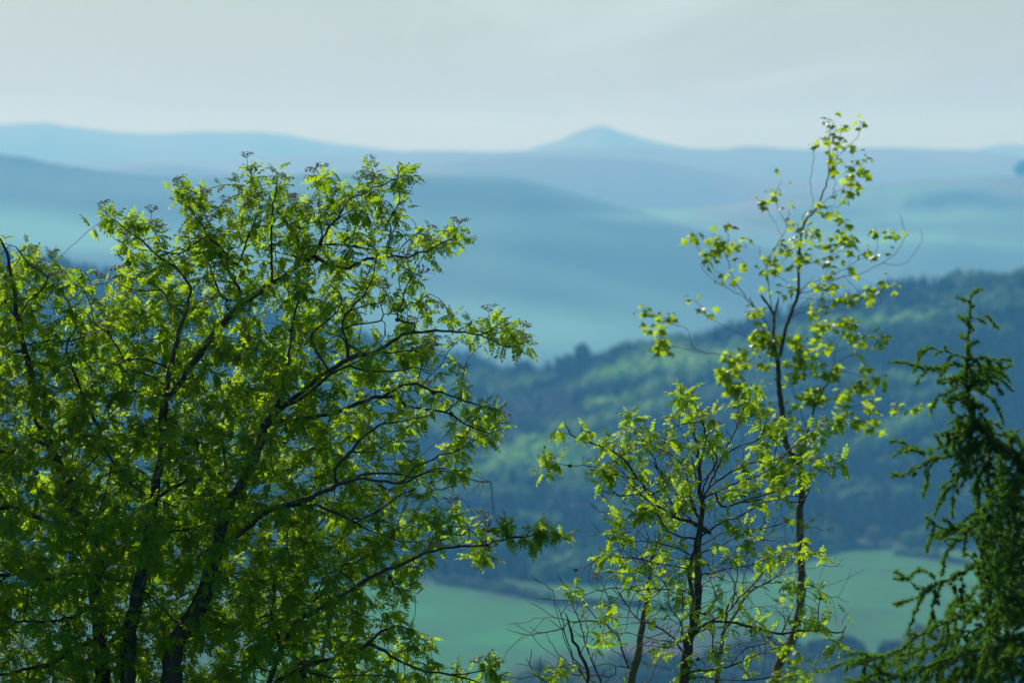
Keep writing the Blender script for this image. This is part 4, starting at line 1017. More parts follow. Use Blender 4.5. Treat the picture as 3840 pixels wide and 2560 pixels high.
# ------------------------------------------------------------------ small sparse rowan, centre right
def build_small_rowan():
    D = 31.0
    sk = Skel(D, 31)
    top = ray(*L('d3', 1200, 1400)[0], D); gz = ground_at(top[0], D)
    root = empty("rowan_tree", (top[0], D, gz), "smaller sparse rowan with twiggy upswept branches, in front of the maple sapling", "tree")
    last = -1
    for k in range(21):
        t = k / 20; p = np.array([top[0] + 0.05 * math.sin(5 * t), D, gz - 0.15]) * (1 - t) + top * t
        last = sk.add(p, last, 0.05 + (0.032 - 0.05) * t, True)
    sk.line(L('d3', 1200, 1400, 1225, 1200, 1245, 1050, 1285, 900, 1300, 700, 1295, 500, 1312, 330, 1330, 100) + L('d2', 440, 1500, 440, 1400, 438, 1250, 420, 1100, 390, 1000, 370, 900), dz=0.15, rb=0.030, rt=0.004, wob=0.003)
    sk.line(L('d3', 1255, 1000, 1265, 800, 1240, 600, 1290, 400, 1310, 250), dz=-0.2, rb=0.014, rt=0.008)
    T = [
        L('d6', 2000, 1568, 1860, 1470, 1640, 1400, 1450, 1260, 1370, 1140, 1250, 980, 1180, 880, 1050, 770, 920, 710, 780, 665, 620, 605, 520, 570), L('d6', 770, 655, 765, 610, 740, 570, 750, 500), L('d6', 610, 600, 595, 540, 570, 480),
        L('d6', 1570, 1100, 1400, 1060, 1200, 1020, 1100, 1000, 950, 960, 880, 930, 760, 900, 610, 905, 500, 890, 380, 870), L('d6', 930, 930, 880, 870, 850, 810), L('d6', 1380, 1160, 1250, 1180, 1130, 1195, 1000, 1160, 900, 1150, 890, 1110),
        L('d6', 1900, 1300, 1870, 1100, 1830, 900, 1780, 740, 1600, 670, 1450, 600, 1330, 540, 1270, 480), L('d6', 1700, 1300, 1640, 1130, 1540, 980, 1450, 840, 1380, 740, 1290, 600, 1220, 520),
        L('d6', 1900, 1180, 1880, 1000, 1860, 800, 1800, 700, 1750, 600, 1680, 520, 1600, 450), L('d6', 1910, 1200, 1980, 1000, 2060, 860, 1960, 640, 1900, 430, 1830, 290, 1740, 210), L('d6', 1900, 490, 1780, 490, 1650, 515, 1570, 590, 1530, 730, 1520, 860),
        L('d6', 1930, 1500, 1900, 1300, 1910, 1100, 1980, 980, 2050, 870, 2080, 700), L('d6', 1560, 1060, 1500, 960, 1420, 860, 1390, 820), L('d6', 1120, 800, 1200, 760, 1170, 700, 1040, 660, 980, 640), L('d6', 1180, 780, 1190, 700, 1210, 620),
        L('d6', 1700, 1440, 1560, 1300, 1450, 1180, 1300, 1100, 1120, 960, 1030, 820, 980, 740), L('d6', 1860, 1400, 1700, 1200, 1560, 1090), L('d6', 1850, 1350, 1760, 1180, 1700, 1000, 1640, 880, 1560, 760),
        L('d2', 450, 1500, 560, 1380, 700, 1300, 750, 1270, 870, 1240, 990, 1230, 1090, 1150, 1200, 1080, 1360, 980, 1450, 900), L('d2', 480, 1520, 600, 1440, 720, 1380, 870, 1330, 1000, 1260, 1100, 1150),
        L('d2', 600, 1568, 820, 1500, 1000, 1450, 1100, 1390, 1170, 1350, 1300, 1310, 1420, 1260, 1500, 1220), L('d2', 500, 1450, 560, 1300, 600, 1200, 680, 1050, 750, 880, 800, 760, 820, 660),
        L('d2', 560, 1300, 640, 1180, 720, 1120, 800, 1100, 880, 1060, 920, 960, 940, 850), L('d2', 995, 1230, 1010, 1080, 1030, 1000), L('d2', 1060, 1480, 1110, 1330, 1160, 1200), L('d2', 700, 1540, 850, 1520, 1000, 1510, 1150, 1530, 1210, 1500, 1250, 1440), L('d2', 1220, 1490, 1240, 1440, 1270, 1400),
        L('d2', 540, 1400, 530, 1200, 500, 1050, 460, 960, 380, 800, 330, 740), L('d2', 440, 1300, 480, 1100, 500, 980, 540, 900), L('d2', 400, 1568, 330, 1300, 250, 1200, 170, 1150, 60, 1100),
        L('d3', 1240, 1100, 1350, 970, 1500, 955, 1620, 980, 1750, 1020, 1870, 1045, 1990, 1020, 2120, 1020, 2280, 1035, 2300, 990), L('d3', 2290, 1030, 2270, 1100, 2245, 1150), L('d3', 2110, 1010, 2115, 900, 2130, 760), L('d3', 2295, 1000, 2280, 950, 2310, 900),
        L('d3', 1370, 960, 1450, 920, 1530, 870, 1570, 800, 1620, 760, 1700, 680, 1750, 620, 1800, 570, 1850, 540, 2000, 560), L('d3', 1520, 880, 1540, 760, 1560, 650, 1560, 500), L('d3', 1350, 900, 1420, 800, 1380, 650, 1400, 540),
        L('d3', 1260, 790, 1200, 745, 1100, 740, 950, 742, 800, 735, 700, 730, 610, 750, 540, 778, 460, 742), L('d3', 1260, 620, 1190, 590, 1050, 570, 960, 545, 850, 525, 700, 515, 600, 535, 540, 580, 470, 605, 420, 595, 385, 540),
        L('d3', 1290, 540, 1200, 480, 1010, 420, 870, 418), L('d3', 1300, 420, 1150, 380, 1060, 300, 1000, 180, 900, 80, 800, 0), L('d3', 1310, 330, 1180, 240, 1080, 180, 1000, 130, 930, 60), L('d3', 930, 95, 870, 95, 790, 105, 700, 80, 620, 75),
        L('d3', 1250, 1030, 1380, 1010, 1400, 1150, 1440, 1250, 1450, 1400), L('d3', 1210, 1180, 1100, 1040, 960, 975, 880, 930, 800, 820, 720, 700), L('d3', 1230, 1100, 1110, 1090, 1000, 1080, 850, 1040, 700, 1030, 620, 1040),
        L('d3', 1220, 1300, 1400, 1280, 1520, 1260, 1650, 1200, 1800, 1150, 1900, 1100, 1980, 1070, 2030, 980, 2080, 900), L('d3', 1210, 1360, 1400, 1340, 1600, 1360, 1800, 1330, 1950, 1330, 2060, 1290), L('d3', 1500, 1230, 1600, 1150, 1750, 1110, 1850, 1110),
        L('d3', 1330, 520, 1450, 440, 1560, 380, 1680, 340, 1850, 300), L('d3', 1330, 400, 1450, 290, 1600, 240, 1700, 170, 1850, 120, 2030, 110), L('d3', 1310, 450, 1480, 350, 1620, 370, 1740, 400, 1850, 415), L('d3', 1340, 640, 1500, 600, 1700, 560, 1800, 500, 1950, 500),
        L('d3', 1330, 200, 1440, 110, 1560, 50, 1640, 0), L('d3', 1870, 1040, 1900, 960, 1920, 900), L('d3', 1780, 1030, 1760, 1100), L('d3', 1690, 1000, 1660, 940, 1640, 900), L('d3', 1200, 740, 1190, 900, 1190, 1100),
        L('d3', 1290, 320, 1180, 200, 1100, 120, 1060, 0), L('d3', 1310, 300, 1270, 160, 1200, 60), L('d3', 1200, 1200, 1190, 1000, 1110, 850, 1080, 700, 1000, 640), L('d3', 900, 930, 900, 800, 870, 700, 850, 620),
        L('d3', 400, 1568, 440, 1400, 420, 1290, 370, 1260), L('d3', 640, 1400, 560, 1180, 490, 950, 420, 790, 340, 610), L('d3', 660, 1430, 500, 1300, 420, 1150, 360, 960, 320, 830),
    ]
    r = np.random.default_rng(6)
    for i, pts in enumerate(T): sk.line(pts, dz=r.uniform(-0.5, 0.5), wob=0.003, rb=0.0042, rt=0.002)
    ntr = len(sk.P)
    poly = [(1330, 1010), (1400, 1040), (1430, 975), (1480, 980), (1530, 950), (1570, 905), (1600, 950), (1660, 960), (1720, 940), (1760, 980), (1790, 1020), (1850, 1000), (1880, 1040), (1860, 1100), (1800, 1140), (1860, 1260), (1820, 1300), (1860, 1370), (1870, 1430),
            (1800, 1560), (1500, 1640), (1330, 1560), (1360, 1440), (1310, 1370), (1330, 1290), (1400, 1240), (1370, 1120), (1340, 1060)]
    A = cloud(poly, 2500, D, tmax=0.6, edge=0.08, slope=0.9, seed=9)
    sk.colonize(A, infl=0.35, kill=0.07, step=0.034, iters=40, up=0.22, jit=0.12, inert=0.6)
    sk.finish(tip=0.0016, ex=2.75, rmax=0.05)
    V, F = sk.tubes()
    mesh("trunk", kids(root, V), F, M_BARK, root, smooth=True)
    S = shoots(sk, r, 3, 0.10, (2, 5), (1, 4))
    pts = np.array(S, dtype=object)
    keep = [s_ for s_ in S if r.uniform() < (0.085 if s_[3] else 0.2)]
    # denser sprays the photograph shows, as extra shoots on the nearest branch
    SPR = [('d3', p) for p in [(900, 200), (990, 170), (770, 270), (760, 350), (830, 390), (1090, 280), (1200, 150), (1190, 60), (1010, 80), (1150, 420), (1500, 60), (1640, 90), (880, 60), (690, 500), (750, 500), (640, 510), (800, 560), (740, 600), (820, 640), (1030, 460),
           (1130, 530), (960, 570), (1280, 540), (1270, 600), (1000, 640), (940, 690), (840, 740), (1200, 780), (1260, 770), (1130, 640), (1140, 780), (1110, 880), (960, 820), (700, 870), (660, 910), (720, 930), (640, 520), (460, 710), (440, 740), (1440, 850), (1560, 790),
           (1520, 520), (1580, 500), (1780, 510), (1740, 540), (1830, 520), (1880, 500), (2000, 500), (2060, 480), (2150, 510), (1720, 590), (1600, 310), (1640, 380), (1500, 250), (1570, 290), (1730, 350), (1900, 700), (1940, 720), (2110, 950), (2150, 990), (2120, 740), (1980, 950), (1700, 980), (1780, 990), (1520, 990),
           (1650, 920), (1740, 920), (1260, 900), (1250, 970), (1300, 980), (1100, 1130), (1030, 1170), (1220, 1040), (730, 1080), (650, 1090), (640, 1030), (1400, 1150), (1480, 1100), (1660, 1190), (1900, 1100), (1840, 1130), (1640, 1280), (1400, 1250), (1260, 1280), (1320, 1330), (1200, 1310), (330, 1260), (250, 1310), (400, 1270), (290, 1350), (2060, 1290), (2250, 1110), (2200, 1115), (1080, 340), (950, 470)]]
    SPR += [('d6', p) for p in [(1210, 420), (1190, 380), (1240, 430), (1250, 540), (1210, 560), (1340, 650), (1430, 570), (1450, 650), (1380, 680), (1560, 480), (1630, 400), (1640, 610), (1600, 640), (1700, 620), (1700, 180), (1690, 220), (1790, 160), (1800, 240), (1740, 280), (1840, 370), (1820, 420), (1920, 440), (2010, 420),
            (990, 630), (970, 690), (1130, 650), (1150, 690), (1120, 810), (1150, 840), (1250, 770), (920, 890), (960, 920), (860, 960), (990, 960), (1050, 950), (940, 1060), (1040, 1040), (1320, 960), (1360, 930), (1250, 940), (1230, 1050), (1510, 1060), (1570, 960), (1690, 930), (1700, 1000), (1820, 900), (1760, 920), (1920, 740), (1960, 660), (1980, 740), (1880, 700), (2050, 560), (1760, 1130), (1780, 1100), (1680, 1280), (1700, 1240), (1350, 1340), (1280, 1380), (1400, 1380), (1450, 1300), (1110, 1400), (1060, 1450), (1080, 1520), (1600, 1440), (1540, 1460), (430, 880), (370, 860), (370, 940), (500, 860), (540, 540), (790, 560)]]
    SPR += [('d2', p) for p in [(870, 690), (780, 690), (810, 790), (770, 800), (760, 870), (910, 950), (900, 980), (1020, 950), (1040, 1000), (990, 960), (930, 1060), (880, 1110), (950, 1100), (900, 1150), (1190, 1040), (1230, 1000), (1300, 1000), (1330, 1030), (1430, 920), (1400, 950), (1480, 940), (1490, 900), (1190, 1190), (780, 1270), (760, 1240),
            (770, 1340), (810, 1370), (1280, 1240), (1300, 1270), (1180, 1300), (1230, 1330), (1160, 1310), (1390, 1240), (1440, 1230), (1500, 1230), (640, 1440), (700, 1470), (790, 1450), (1020, 1500), (870, 1520), (610, 1150), (570, 1000), (540, 1080)]]
    q = proj(sk.P)
    for c, p in SPR:
        x, y = L(c, *p)[0]; i = int(np.argmin(np.hypot(q[:, 0] - x, q[:, 1] - y)))
        c0 = ray(x, y, sk.P[i][1] + r.uniform(-0.05, 0.05))
        d = c0 - sk.P[i]; ln = np.linalg.norm(d)
        dd = d / (ln + 1e-6) * 0.6 + r.normal(0, 0.5, 3) + [0, 0, 0.3]; dd /= np.linalg.norm(dd)
        keep.append((c0, dd, r.integers(5, 9), False))
    V, F, R_ = leafy(keep, r, 0.082, ROWAN_LEAVES, spread=0.9, updraft=0.25)
    mesh("crown", kids(root, V), F, M_ROWAN, root, attr={'rnd': R_})
    for k, (c, p) in enumerate([('d6', (430, 800)), ('d6', (1720, 120)), ('d6', (1930, 380)), ('d6', (1600, 770)), ('d6', (1620, 880)), ('d2', (490, 880)), ('d2', (545, 960)), ('d2', (220, 1170)), ('d2', (780, 1250)), ('d2', (1020, 930)), ('d2', (1270, 970)), ('d2', (1280, 1220)), ('d3', (580, 640)), ('d3', (960, 1240)), ('d3', (1390, 930)), ('d3', (1240, 1190)), ('d3', (1420, 640))]):
        x, y = L(c, *p)[0]; i = int(np.argmin(np.hypot(q[:, 0] - x, q[:, 1] - y))); c0 = ray(x, y, sk.P[i][1]) - [0, 0, 0.05]
        if np.hypot(q[i, 0] - x, q[i, 1] - y) > 45: continue
        small_part("flower_cluster", UMB[k % 4], root, c0, r.uniform(0.055, 0.08), (r.normal(0, .2), r.normal(0, .2), 1), r.uniform(0, 6), M_FLOWER)
    for k, (c, p) in enumerate([('d6', (1060, 1100)), ('d6', (1860, 760)), ('d6', (1870, 800)), ('d6', (760, 650)), ('d6', (1550, 700)), ('d6', (620, 905)), ('d6', (1740, 1240)), ('d6', (1870, 600)), ('d3', (465, 620)), ('d3', (1560, 60)), ('d3', (920, 920)), ('d3', (950, 980)), ('d3', (2225, 790)), ('d3', (2290, 1020)), ('d3', (1915, 970)), ('d3', (1780, 1060)), ('d3', (1290, 1220)), ('d3', (1350, 880)), ('d3', (1210, 150))]):
        x, y = L(c, *p)[0]; i = int(np.argmin(np.hypot(q[:, 0] - x, q[:, 1] - y)))
        small_part("lichen_tuft", LIC[k % 3], root, sk.P[i], r.uniform(0.010, 0.019), r.normal(0, 1, 3), 0, M_LICHEN)
build_small_rowan()

# ------------------------------------------------------------------ maple sapling behind it
def build_maple():
    D = 42.0
    sk = Skel(D, 41)
    top = ray(*L('d3', 1820, 1400)[0], D); gz = ground_at(top[0], D)
    root = empty("maple_sapling", (top[0], D, gz), "tall thin maple sapling with hanging lobed leaf clusters and two broken stub tops", "tree")
    last = -1
    for k in range(21):
        t = k / 20; p = np.array([top[0] - 0.15, D, gz - 0.15]) * (1 - t) + top * t
        last = sk.add(p, last, 0.05 + (0.036 - 0.05) * t, True)
    sk.line(L('d3', 1820, 1400, 1830, 1300, 1870, 1190, 1945, 1060, 1985, 900, 2000, 700, 1990, 400, 1990, 150) + L('d2', 1182, 1560, 1190, 1420, 1165, 1260, 1095, 1150, 1060, 1050, 1042, 850, 1020, 650, 1008, 480), dz=0.1, rb=0.036, rt=0.018, wob=0.003)
    sk.line(L('d2', 1008, 480, 1040, 400, 1075, 240, 1110, 140, 1160, 20) + L('d1', 1165, 1370, 1165, 1200, 1172, 1020, 1210, 850, 1290, 760, 1350, 620, 1390, 480, 1390, 330, 1400, 180, 1430, 110), dz=-0.3, rb=0.014, rt=0.002, wob=0.003)
    sk.line(L('d2', 1008, 480, 985, 400, 980, 300, 985, 160, 960, 110, 890, 10) + L('d1', 890, 1380), dz=0.2, rb=0.014, rt=0.008, wob=0.002)
    sk.line(L('d1', 990, 1530, 1005, 1470, 1018, 1400), dz=0.05, rb=0.009, rt=0.007, wob=0.002)
    sk.line(L('d2', 1170, 1400, 1190, 1180, 1250, 950, 1310, 780, 1400, 620, 1440, 560, 1480, 550), dz=-0.3, rb=0.014, rt=0.004, wob=0.003)
    T = [L('d1', 985, 1540, 960, 1450, 945, 1300, 925, 1180, 890, 1090, 870, 1020), L('d2', 1210, 1000, 1160, 800, 1080, 600), L('d1', 1160, 1385, 1240, 1300, 1400, 1240, 1480, 1210, 1600, 1130, 1740, 1060, 1745, 940), L('d1', 1160, 1385, 1350, 1300, 1500, 1250, 1640, 1220, 1780, 1150, 1900, 1050, 1950, 940, 1910, 790),
         L('d1', 1800, 1150, 1870, 1165, 1950, 1150, 2040, 1040, 2075, 980, 2060, 900), L('d1', 1160, 1385, 1350, 1430, 1560, 1460, 1700, 1460, 1770, 1440, 1770, 1380, 1870, 1330), L('d1', 1160, 1165, 1350, 1120, 1450, 1070, 1530, 1060), L('d1', 1500, 1190, 1560, 1070, 1520, 1000),
         L('d2', 950, 300, 870, 130, 800, 30) + L('d1', 840, 1480, 700, 1290, 650, 1150, 620, 1060, 590, 1000), L('d1', 860, 1500, 800, 1430, 700, 1360, 560, 1290, 460, 1180, 430, 1080), L('d1', 705, 1290, 640, 1240, 540, 1200, 500, 1120, 420, 1030, 390, 960), L('d1', 560, 1290, 520, 1200, 490, 1120), L('d1', 640, 1130, 650, 1000, 640, 900),
         L('d1', 925, 1180, 980, 1060, 1040, 960, 1080, 880, 1040, 790, 990, 660, 1010, 600, 1050, 530), L('d1', 1030, 950, 990, 850, 940, 760, 955, 680), L('d1', 1080, 880, 1100, 750), L('d1', 1165, 1000, 1090, 1100, 1040, 1150), L('d1', 1165, 1160, 1080, 1190, 1000, 1250, 950, 1300), L('d1', 960, 1210, 1020, 1250, 1100, 1300),
         L('d1', 1205, 860, 1210, 780, 1350, 740, 1480, 730, 1500, 690, 1560, 620), L('d1', 1290, 760, 1420, 640, 1540, 560, 1600, 480, 1650, 390), L('d1', 1250, 800, 1270, 710, 1255, 600, 1258, 480, 1280, 350, 1270, 290), L('d1', 1395, 470, 1450, 360, 1560, 270, 1610, 190, 1620, 110), L('d1', 1425, 630, 1440, 450, 1460, 300, 1480, 160),
         L('d1', 1400, 770, 1470, 860, 1520, 950, 1560, 1020), L('d1', 1210, 850, 1270, 940), L('d1', 1165, 1050, 1240, 1000, 1300, 930), L('d1', 1350, 1300, 1380, 1200, 1400, 1100, 1400, 960), L('d1', 1165, 1390, 1280, 1240), L('d1', 1500, 1250, 1600, 1350, 1720, 1360), L('d1', 1130, 1560, 1250, 1400, 1400, 1290, 1500, 1240), L('d1', 1100, 1560, 1200, 1510, 1430, 1510, 1560, 1460, 1640, 1400),
         L('d2', 870, 390, 780, 320, 600, 230, 500, 160, 420, 60, 380, 40), L('d2', 800, 500, 620, 450, 480, 435, 380, 420, 240, 390, 160, 370), L('d2', 480, 435, 390, 380, 340, 260, 200, 210, 90, 150, 40, 130), L('d2', 390, 375, 280, 380, 210, 400), L('d2', 150, 260, 200, 250, 260, 215),
         L('d2', 1015, 640, 980, 600, 900, 540, 800, 510, 700, 460), L('d2', 1090, 1140, 940, 1060, 890, 1000, 850, 900, 740, 780, 680, 650, 650, 500), L('d2', 850, 900, 900, 860), L('d2', 940, 1150, 900, 1060, 880, 990), L('d2', 1180, 1500, 1050, 1400, 980, 1300, 930, 1200), L('d2', 1020, 1568, 1040, 1500, 1000, 1380),
         L('d2', 1290, 850, 1350, 840, 1450, 820, 1560, 830, 1680, 855, 1850, 860, 1930, 860, 2080, 850), L('d2', 1480, 820, 1600, 940, 1700, 980), L('d2', 1410, 600, 1430, 500, 1420, 400, 1370, 290, 1290, 200, 1270, 120), L('d2', 1425, 420, 1560, 370, 1640, 300), L('d2', 1440, 560, 1580, 590, 1660, 640),
         L('d2', 1440, 520, 1600, 440, 1740, 390, 1790, 340), L('d2', 1350, 760, 1450, 740, 1530, 670, 1450, 600), L('d2', 1560, 830, 1750, 780), L('d2', 1300, 800, 1240, 740), L('d2', 1180, 1120, 1210, 1000, 1190, 980), L('d2', 1400, 400, 1520, 250, 1540, 190), L('d2', 1150, 600, 1190, 480, 1160, 380), L('d2', 1060, 300, 1160, 340),
         L('d2', 1060, 240, 1160, 130, 1290, 80), L('d3', 1990, 500, 1930, 600, 1950, 700), L('d3', 1975, 930, 2040, 960), L('d3', 1830, 1300, 1860, 1310, 1920, 1290), L('d3', 1950, 1040, 1900, 1150, 1960, 1200), L('d3', 1960, 800, 1920, 650, 1900, 450, 1880, 300, 1850, 150, 1830, 0)]
    r = np.random.default_rng(16)
    for pts in T: sk.line(pts, dz=r.uniform(-0.45, 0.45) * 1.3, wob=0.005)
    sk.finish(tip=0.0019, ex=2.3, rmax=0.042)
    V, F = sk.tubes()
    mesh("trunk", kids(root, V), F, M_BARK2, root, smooth=True)
    C1 = [(1420, 110, 3), (1400, 100, 2), (1470, 160, 2), (1620, 115, 3), (1600, 145, 2), (1410, 190, 2), (1360, 245, 3), (1400, 230, 3), (1270, 285, 1), (1470, 295, 2), (1550, 290, 4), (1400, 340, 2), (1430, 380, 2), (1465, 425, 3), (1440, 480, 3), (1650, 385, 4), (1600, 460, 3), (1570, 470, 3), (1545, 525, 5), (1580, 575, 3), (1490, 660, 4), (1560, 620, 4), (985, 630, 4),
          (960, 640, 3), (1050, 530, 1), (910, 700, 4), (1100, 750, 2), (1330, 765, 4), (1370, 750, 3), (1110, 860, 3), (1460, 810, 2), (1260, 870, 2), (1250, 940, 5), (1280, 950, 3), (1190, 850, 2), (1150, 970, 3), (1070, 1020, 5), (1100, 1060, 4), (1400, 960, 5), (1380, 1030, 4), (1490, 880, 4), (1520, 960, 6), (1545, 1010, 6), (1210, 1080, 4), (1250, 1100, 3), (1140, 1160, 4),
          (960, 1150, 5), (1000, 1190, 4), (950, 1120, 3), (640, 895, 3), (380, 945, 3), (370, 980, 2), (570, 970, 5), (520, 990, 4), (610, 1030, 6), (610, 1070, 4), (730, 1000, 4), (700, 1000, 2), (490, 1080, 5), (520, 1130, 5), (690, 1150, 2), (790, 1165, 4), (890, 1215, 2), (660, 1260, 4), (590, 1300, 2), (1110, 1335, 4), (1000, 1380, 2), (1300, 1310, 4), (1370, 1330, 6),
          (1380, 1150, 4), (1400, 1190, 3), (1440, 1130, 3), (1590, 1195, 2), (1640, 1060, 3), (1750, 910, 3), (1870, 930, 5), (1770, 1100, 3), (1720, 1350, 5), (1790, 1290, 2), (1870, 1325, 2), (1640, 1390, 3), (1490, 1310, 2), (1515, 1420, 5), (1280, 1510, 3), (1370, 1440, 2), (390, 1410, 2), (470, 1505, 2), (40, 1510, 4), (180, 1540, 3), (870, 1500, 3), (1520, 1560, 3), (960, 1290, 1), (1300, 1430, 2)]
    C2 = [(110, 260, 5), (90, 265, 3), (150, 350, 7), (180, 390, 6), (130, 370, 4), (40, 130, 3), (180, 165, 3), (390, 40, 1), (470, 130, 2), (820, 140, 3), (880, 130, 3), (870, 290, 7), (900, 270, 5), (950, 340, 8), (960, 380, 5), (1030, 330, 6), (1000, 430, 5), (850, 330, 4), (880, 400, 4), (1150, 350, 6), (1170, 380, 5), (1190, 430, 5), (1330, 230, 4), (1430, 240, 3), (1360, 230, 4), (1520, 190, 4),
          (1560, 230, 4), (1530, 285, 4), (1610, 330, 5), (1330, 320, 5), (1370, 390, 4), (1780, 330, 6), (1740, 345, 4), (1600, 420, 2), (1290, 140, 4), (1510, 45, 4), (1630, 30, 3), (660, 450, 4), (700, 460, 5), (750, 480, 6), (790, 410, 3), (690, 500, 5), (620, 600, 7), (660, 580, 6), (690, 640, 7), (680, 680, 6), (640, 640, 5), (710, 560, 5), (740, 530, 4), (720, 730, 6), (690, 720, 5), (760, 760, 5),
          (700, 830, 4), (820, 830, 6), (850, 850, 6), (900, 850, 4), (920, 880, 4), (720, 890, 4), (780, 850, 4), (940, 540, 4), (960, 520, 2), (980, 650, 2), (1190, 480, 6), (1210, 520, 6), (1240, 550, 4), (1160, 600, 5), (1100, 530, 4), (1290, 420, 4), (1380, 570, 6), (1400, 600, 5), (1350, 550, 4), (1440, 550, 2), (1640, 550, 5), (1630, 660, 5), (1660, 690, 5), (1760, 640, 5), (1730, 630, 3), (1250, 740, 7), (1290, 720, 6), (1260, 790, 7),
          (1230, 770, 4), (1300, 780, 5), (1500, 750, 5), (1470, 740, 4), (1530, 740, 3), (1710, 810, 4), (1690, 830, 3), (1870, 835, 3), (1940, 860, 2), (2060, 815, 3), (2080, 850, 2), (1590, 930, 5), (1610, 950, 3), (1740, 915, 4), (1680, 1010, 4), (1710, 1015, 2), (1140, 980, 4), (1000, 970, 5), (1010, 1020, 4), (960, 990, 4), (1190, 1080, 6), (1230, 1060, 5), (1280, 1120, 4), (1120, 1190, 5), (1100, 1230, 4), (1000, 1200, 5),
          (980, 1260, 6), (960, 1310, 6), (1000, 1350, 6), (1050, 1310, 5), (1030, 1390, 5), (960, 1400, 4), (900, 1350, 4), (920, 1290, 4), (1250, 1200, 4), (940, 1440, 3), (1100, 1290, 4), (1170, 1160, 4), (1060, 880, 2), (1090, 800, 2), (890, 1170, 3), (1480, 850, 3)]
    C3 = [(1930, 250, 3), (2020, 280, 2), (2050, 390, 2), (1880, 440, 2), (1910, 800, 3), (1940, 700, 3), (1920, 830, 2), (2040, 960, 6), (2070, 990, 4), (1860, 1310, 6), (1900, 1330, 6), (1950, 1200, 4), (1940, 1280, 5), (1980, 1190, 3), (1870, 1370, 5), (1990, 1340, 3), (1810, 1340, 3)]
    P, X, U, S = [], [], [], []
    q = proj(sk.P)
    for crop, CL in (('d1', C1), ('d2', C2), ('d3', C3)):
        for x, y, n in CL:
            px, py = L(crop, x, y)[0]; i = int(np.argmin(np.hypot(q[:, 0] - px, q[:, 1] - py)))
            c0 = ray(px, py, sk.P[i][1] + r.uniform(-0.06, 0.06)) + [0, 0, 0.02]
            for k in range(int(n * 1.9 + 1)):
                a = r.uniform(0, 6.28)
                P.append(c0 + r.normal(0, 0.020, 3)); X.append([math.cos(a), math.sin(a), r.uniform(-1.3, 0.25)]); U.append(np.array([0, 0, 1.0]) + r.normal(0, .4, 3)); S.append(r.uniform(0.045, 0.085))
    V, F, R_ = place(MAPLE_LEAVES, np.array(P), np.array(X), np.array(U), np.array(S), r)
    mesh("crown", kids(root, V), F, M_SYC, root, attr={'rnd': R_})
build_maple()

# ------------------------------------------------------------------ larches
def larch(D, seed, lines, root, poly=None, npts=0, hang=0.85, tuft_size=0.021, cones=(), trunk_rmax=0.09, dens=1.0, extra=()):
    sk = Skel(D, seed); r = sk.r
    for pts, dz, rb, rt in lines: sk.line(pts, dz=dz, rb=rb, rt=rt, wob=0.004, maxgap=160)
    base_n = len(sk.P)
    # hanging side shoots along every limb
    P0 = list(sk.P); par0 = list(sk.par)
    for i in range(2, base_n):
        if sk.rmin[i] > 0.05: continue
        for rep_ in range(3 if sk.rmin[i] > 0.0085 and i > 30 else int(r.uniform() < hang)):
            d = P0[i] - P0[par0[i]] if par0[i] >= 0 else np.array([0, 0, 1.0])
            d /= np.linalg.norm(d) + 1e-9
            n = int(r.integers(2, 6)) if r.uniform() < 0.85 else int(r.integers(6, 12)); side = np.cross(d, r.normal(0, 1, 3)); side /= np.linalg.norm(side) + 1e-9
            v = side * 0.75 + d * 0.75; last = i; p = P0[i]
            for k in range(n):
                v = v + np.array([0, 0, -0.13]) + r.normal(0, 0.08, 3); v /= np.linalg.norm(v)
                p = p + v * 0.022; last = sk.add(p, last)
    if poly is not None:
        A = cloud(poly, npts, D, tmax=0.9, edge=0.05, slope=0.9, seed=seed + 1)
        for pl, n_, tm in extra:
            A = np.concatenate([A, cloud(pl, n_, D, tmax=tm, edge=0.03, slope=0.8, seed=seed + 7)])
        sk.colonize(A, infl=0.6, kill=0.06, step=0.03, iters=50, up=-0.06, jit=0.12)
    sk.finish(tip=0.0016, ex=3.2, rmax=trunk_rmax)
    V, F = sk.tubes()
    mesh("trunk", kids(root, V), F, M_BARKL, root, smooth=True)
    P, X, U, S = [], [], [], []
    for i in range(len(sk.P)):
        if sk.R[i] > 0.026 or sk.par[i] < 0: continue
        d = sk.P[i] - sk.P[sk.par[i]]; d = d / (np.linalg.norm(d) + 1e-9)
        for k in range(3 if sk.R[i] < 0.007 else 12):
            n_ = np.cross(d, r.normal(0, 1, 3)); n_ /= np.linalg.norm(n_) + 1e-9
            z = n_ + np.array([0, 0, 0.35]); z /= np.linalg.norm(z)
            P.append(sk.P[i] - d * r.uniform(-0.012, 0.012) + n_ * sk.R[i] * 0.9); U.append(z); X.append(np.cross(z, r.normal(0, 1, 3))); S.append(tuft_size * r.uniform(0.6, 1.35))
    V, F, R_ = place(TUFTS, np.array(P), np.array(X), np.array(U), np.array(S), r)
    mesh("crown", kids(root, V), F, M_LARCH, root, attr={'rnd': R_})
    print("larch tufts", len(P))
    q = proj(sk.P); k = 0
    for crop, x, y, n in cones:
        px, py = L(crop, x, y)[0]
        I = np.argsort(np.hypot(q[:, 0] - px, q[:, 1] - py))[:max(3, n * 3)]
        for i in r.choice(I, n, replace=False):
            if k >= 98: break
            small_part("larch_cone", CON[k % 3], root, sk.P[i] + r.normal(0, .008, 3), r.uniform(0.014, 0.019), r.normal(0, 1, 3), 0, M_CONE); k += 1
    return sk

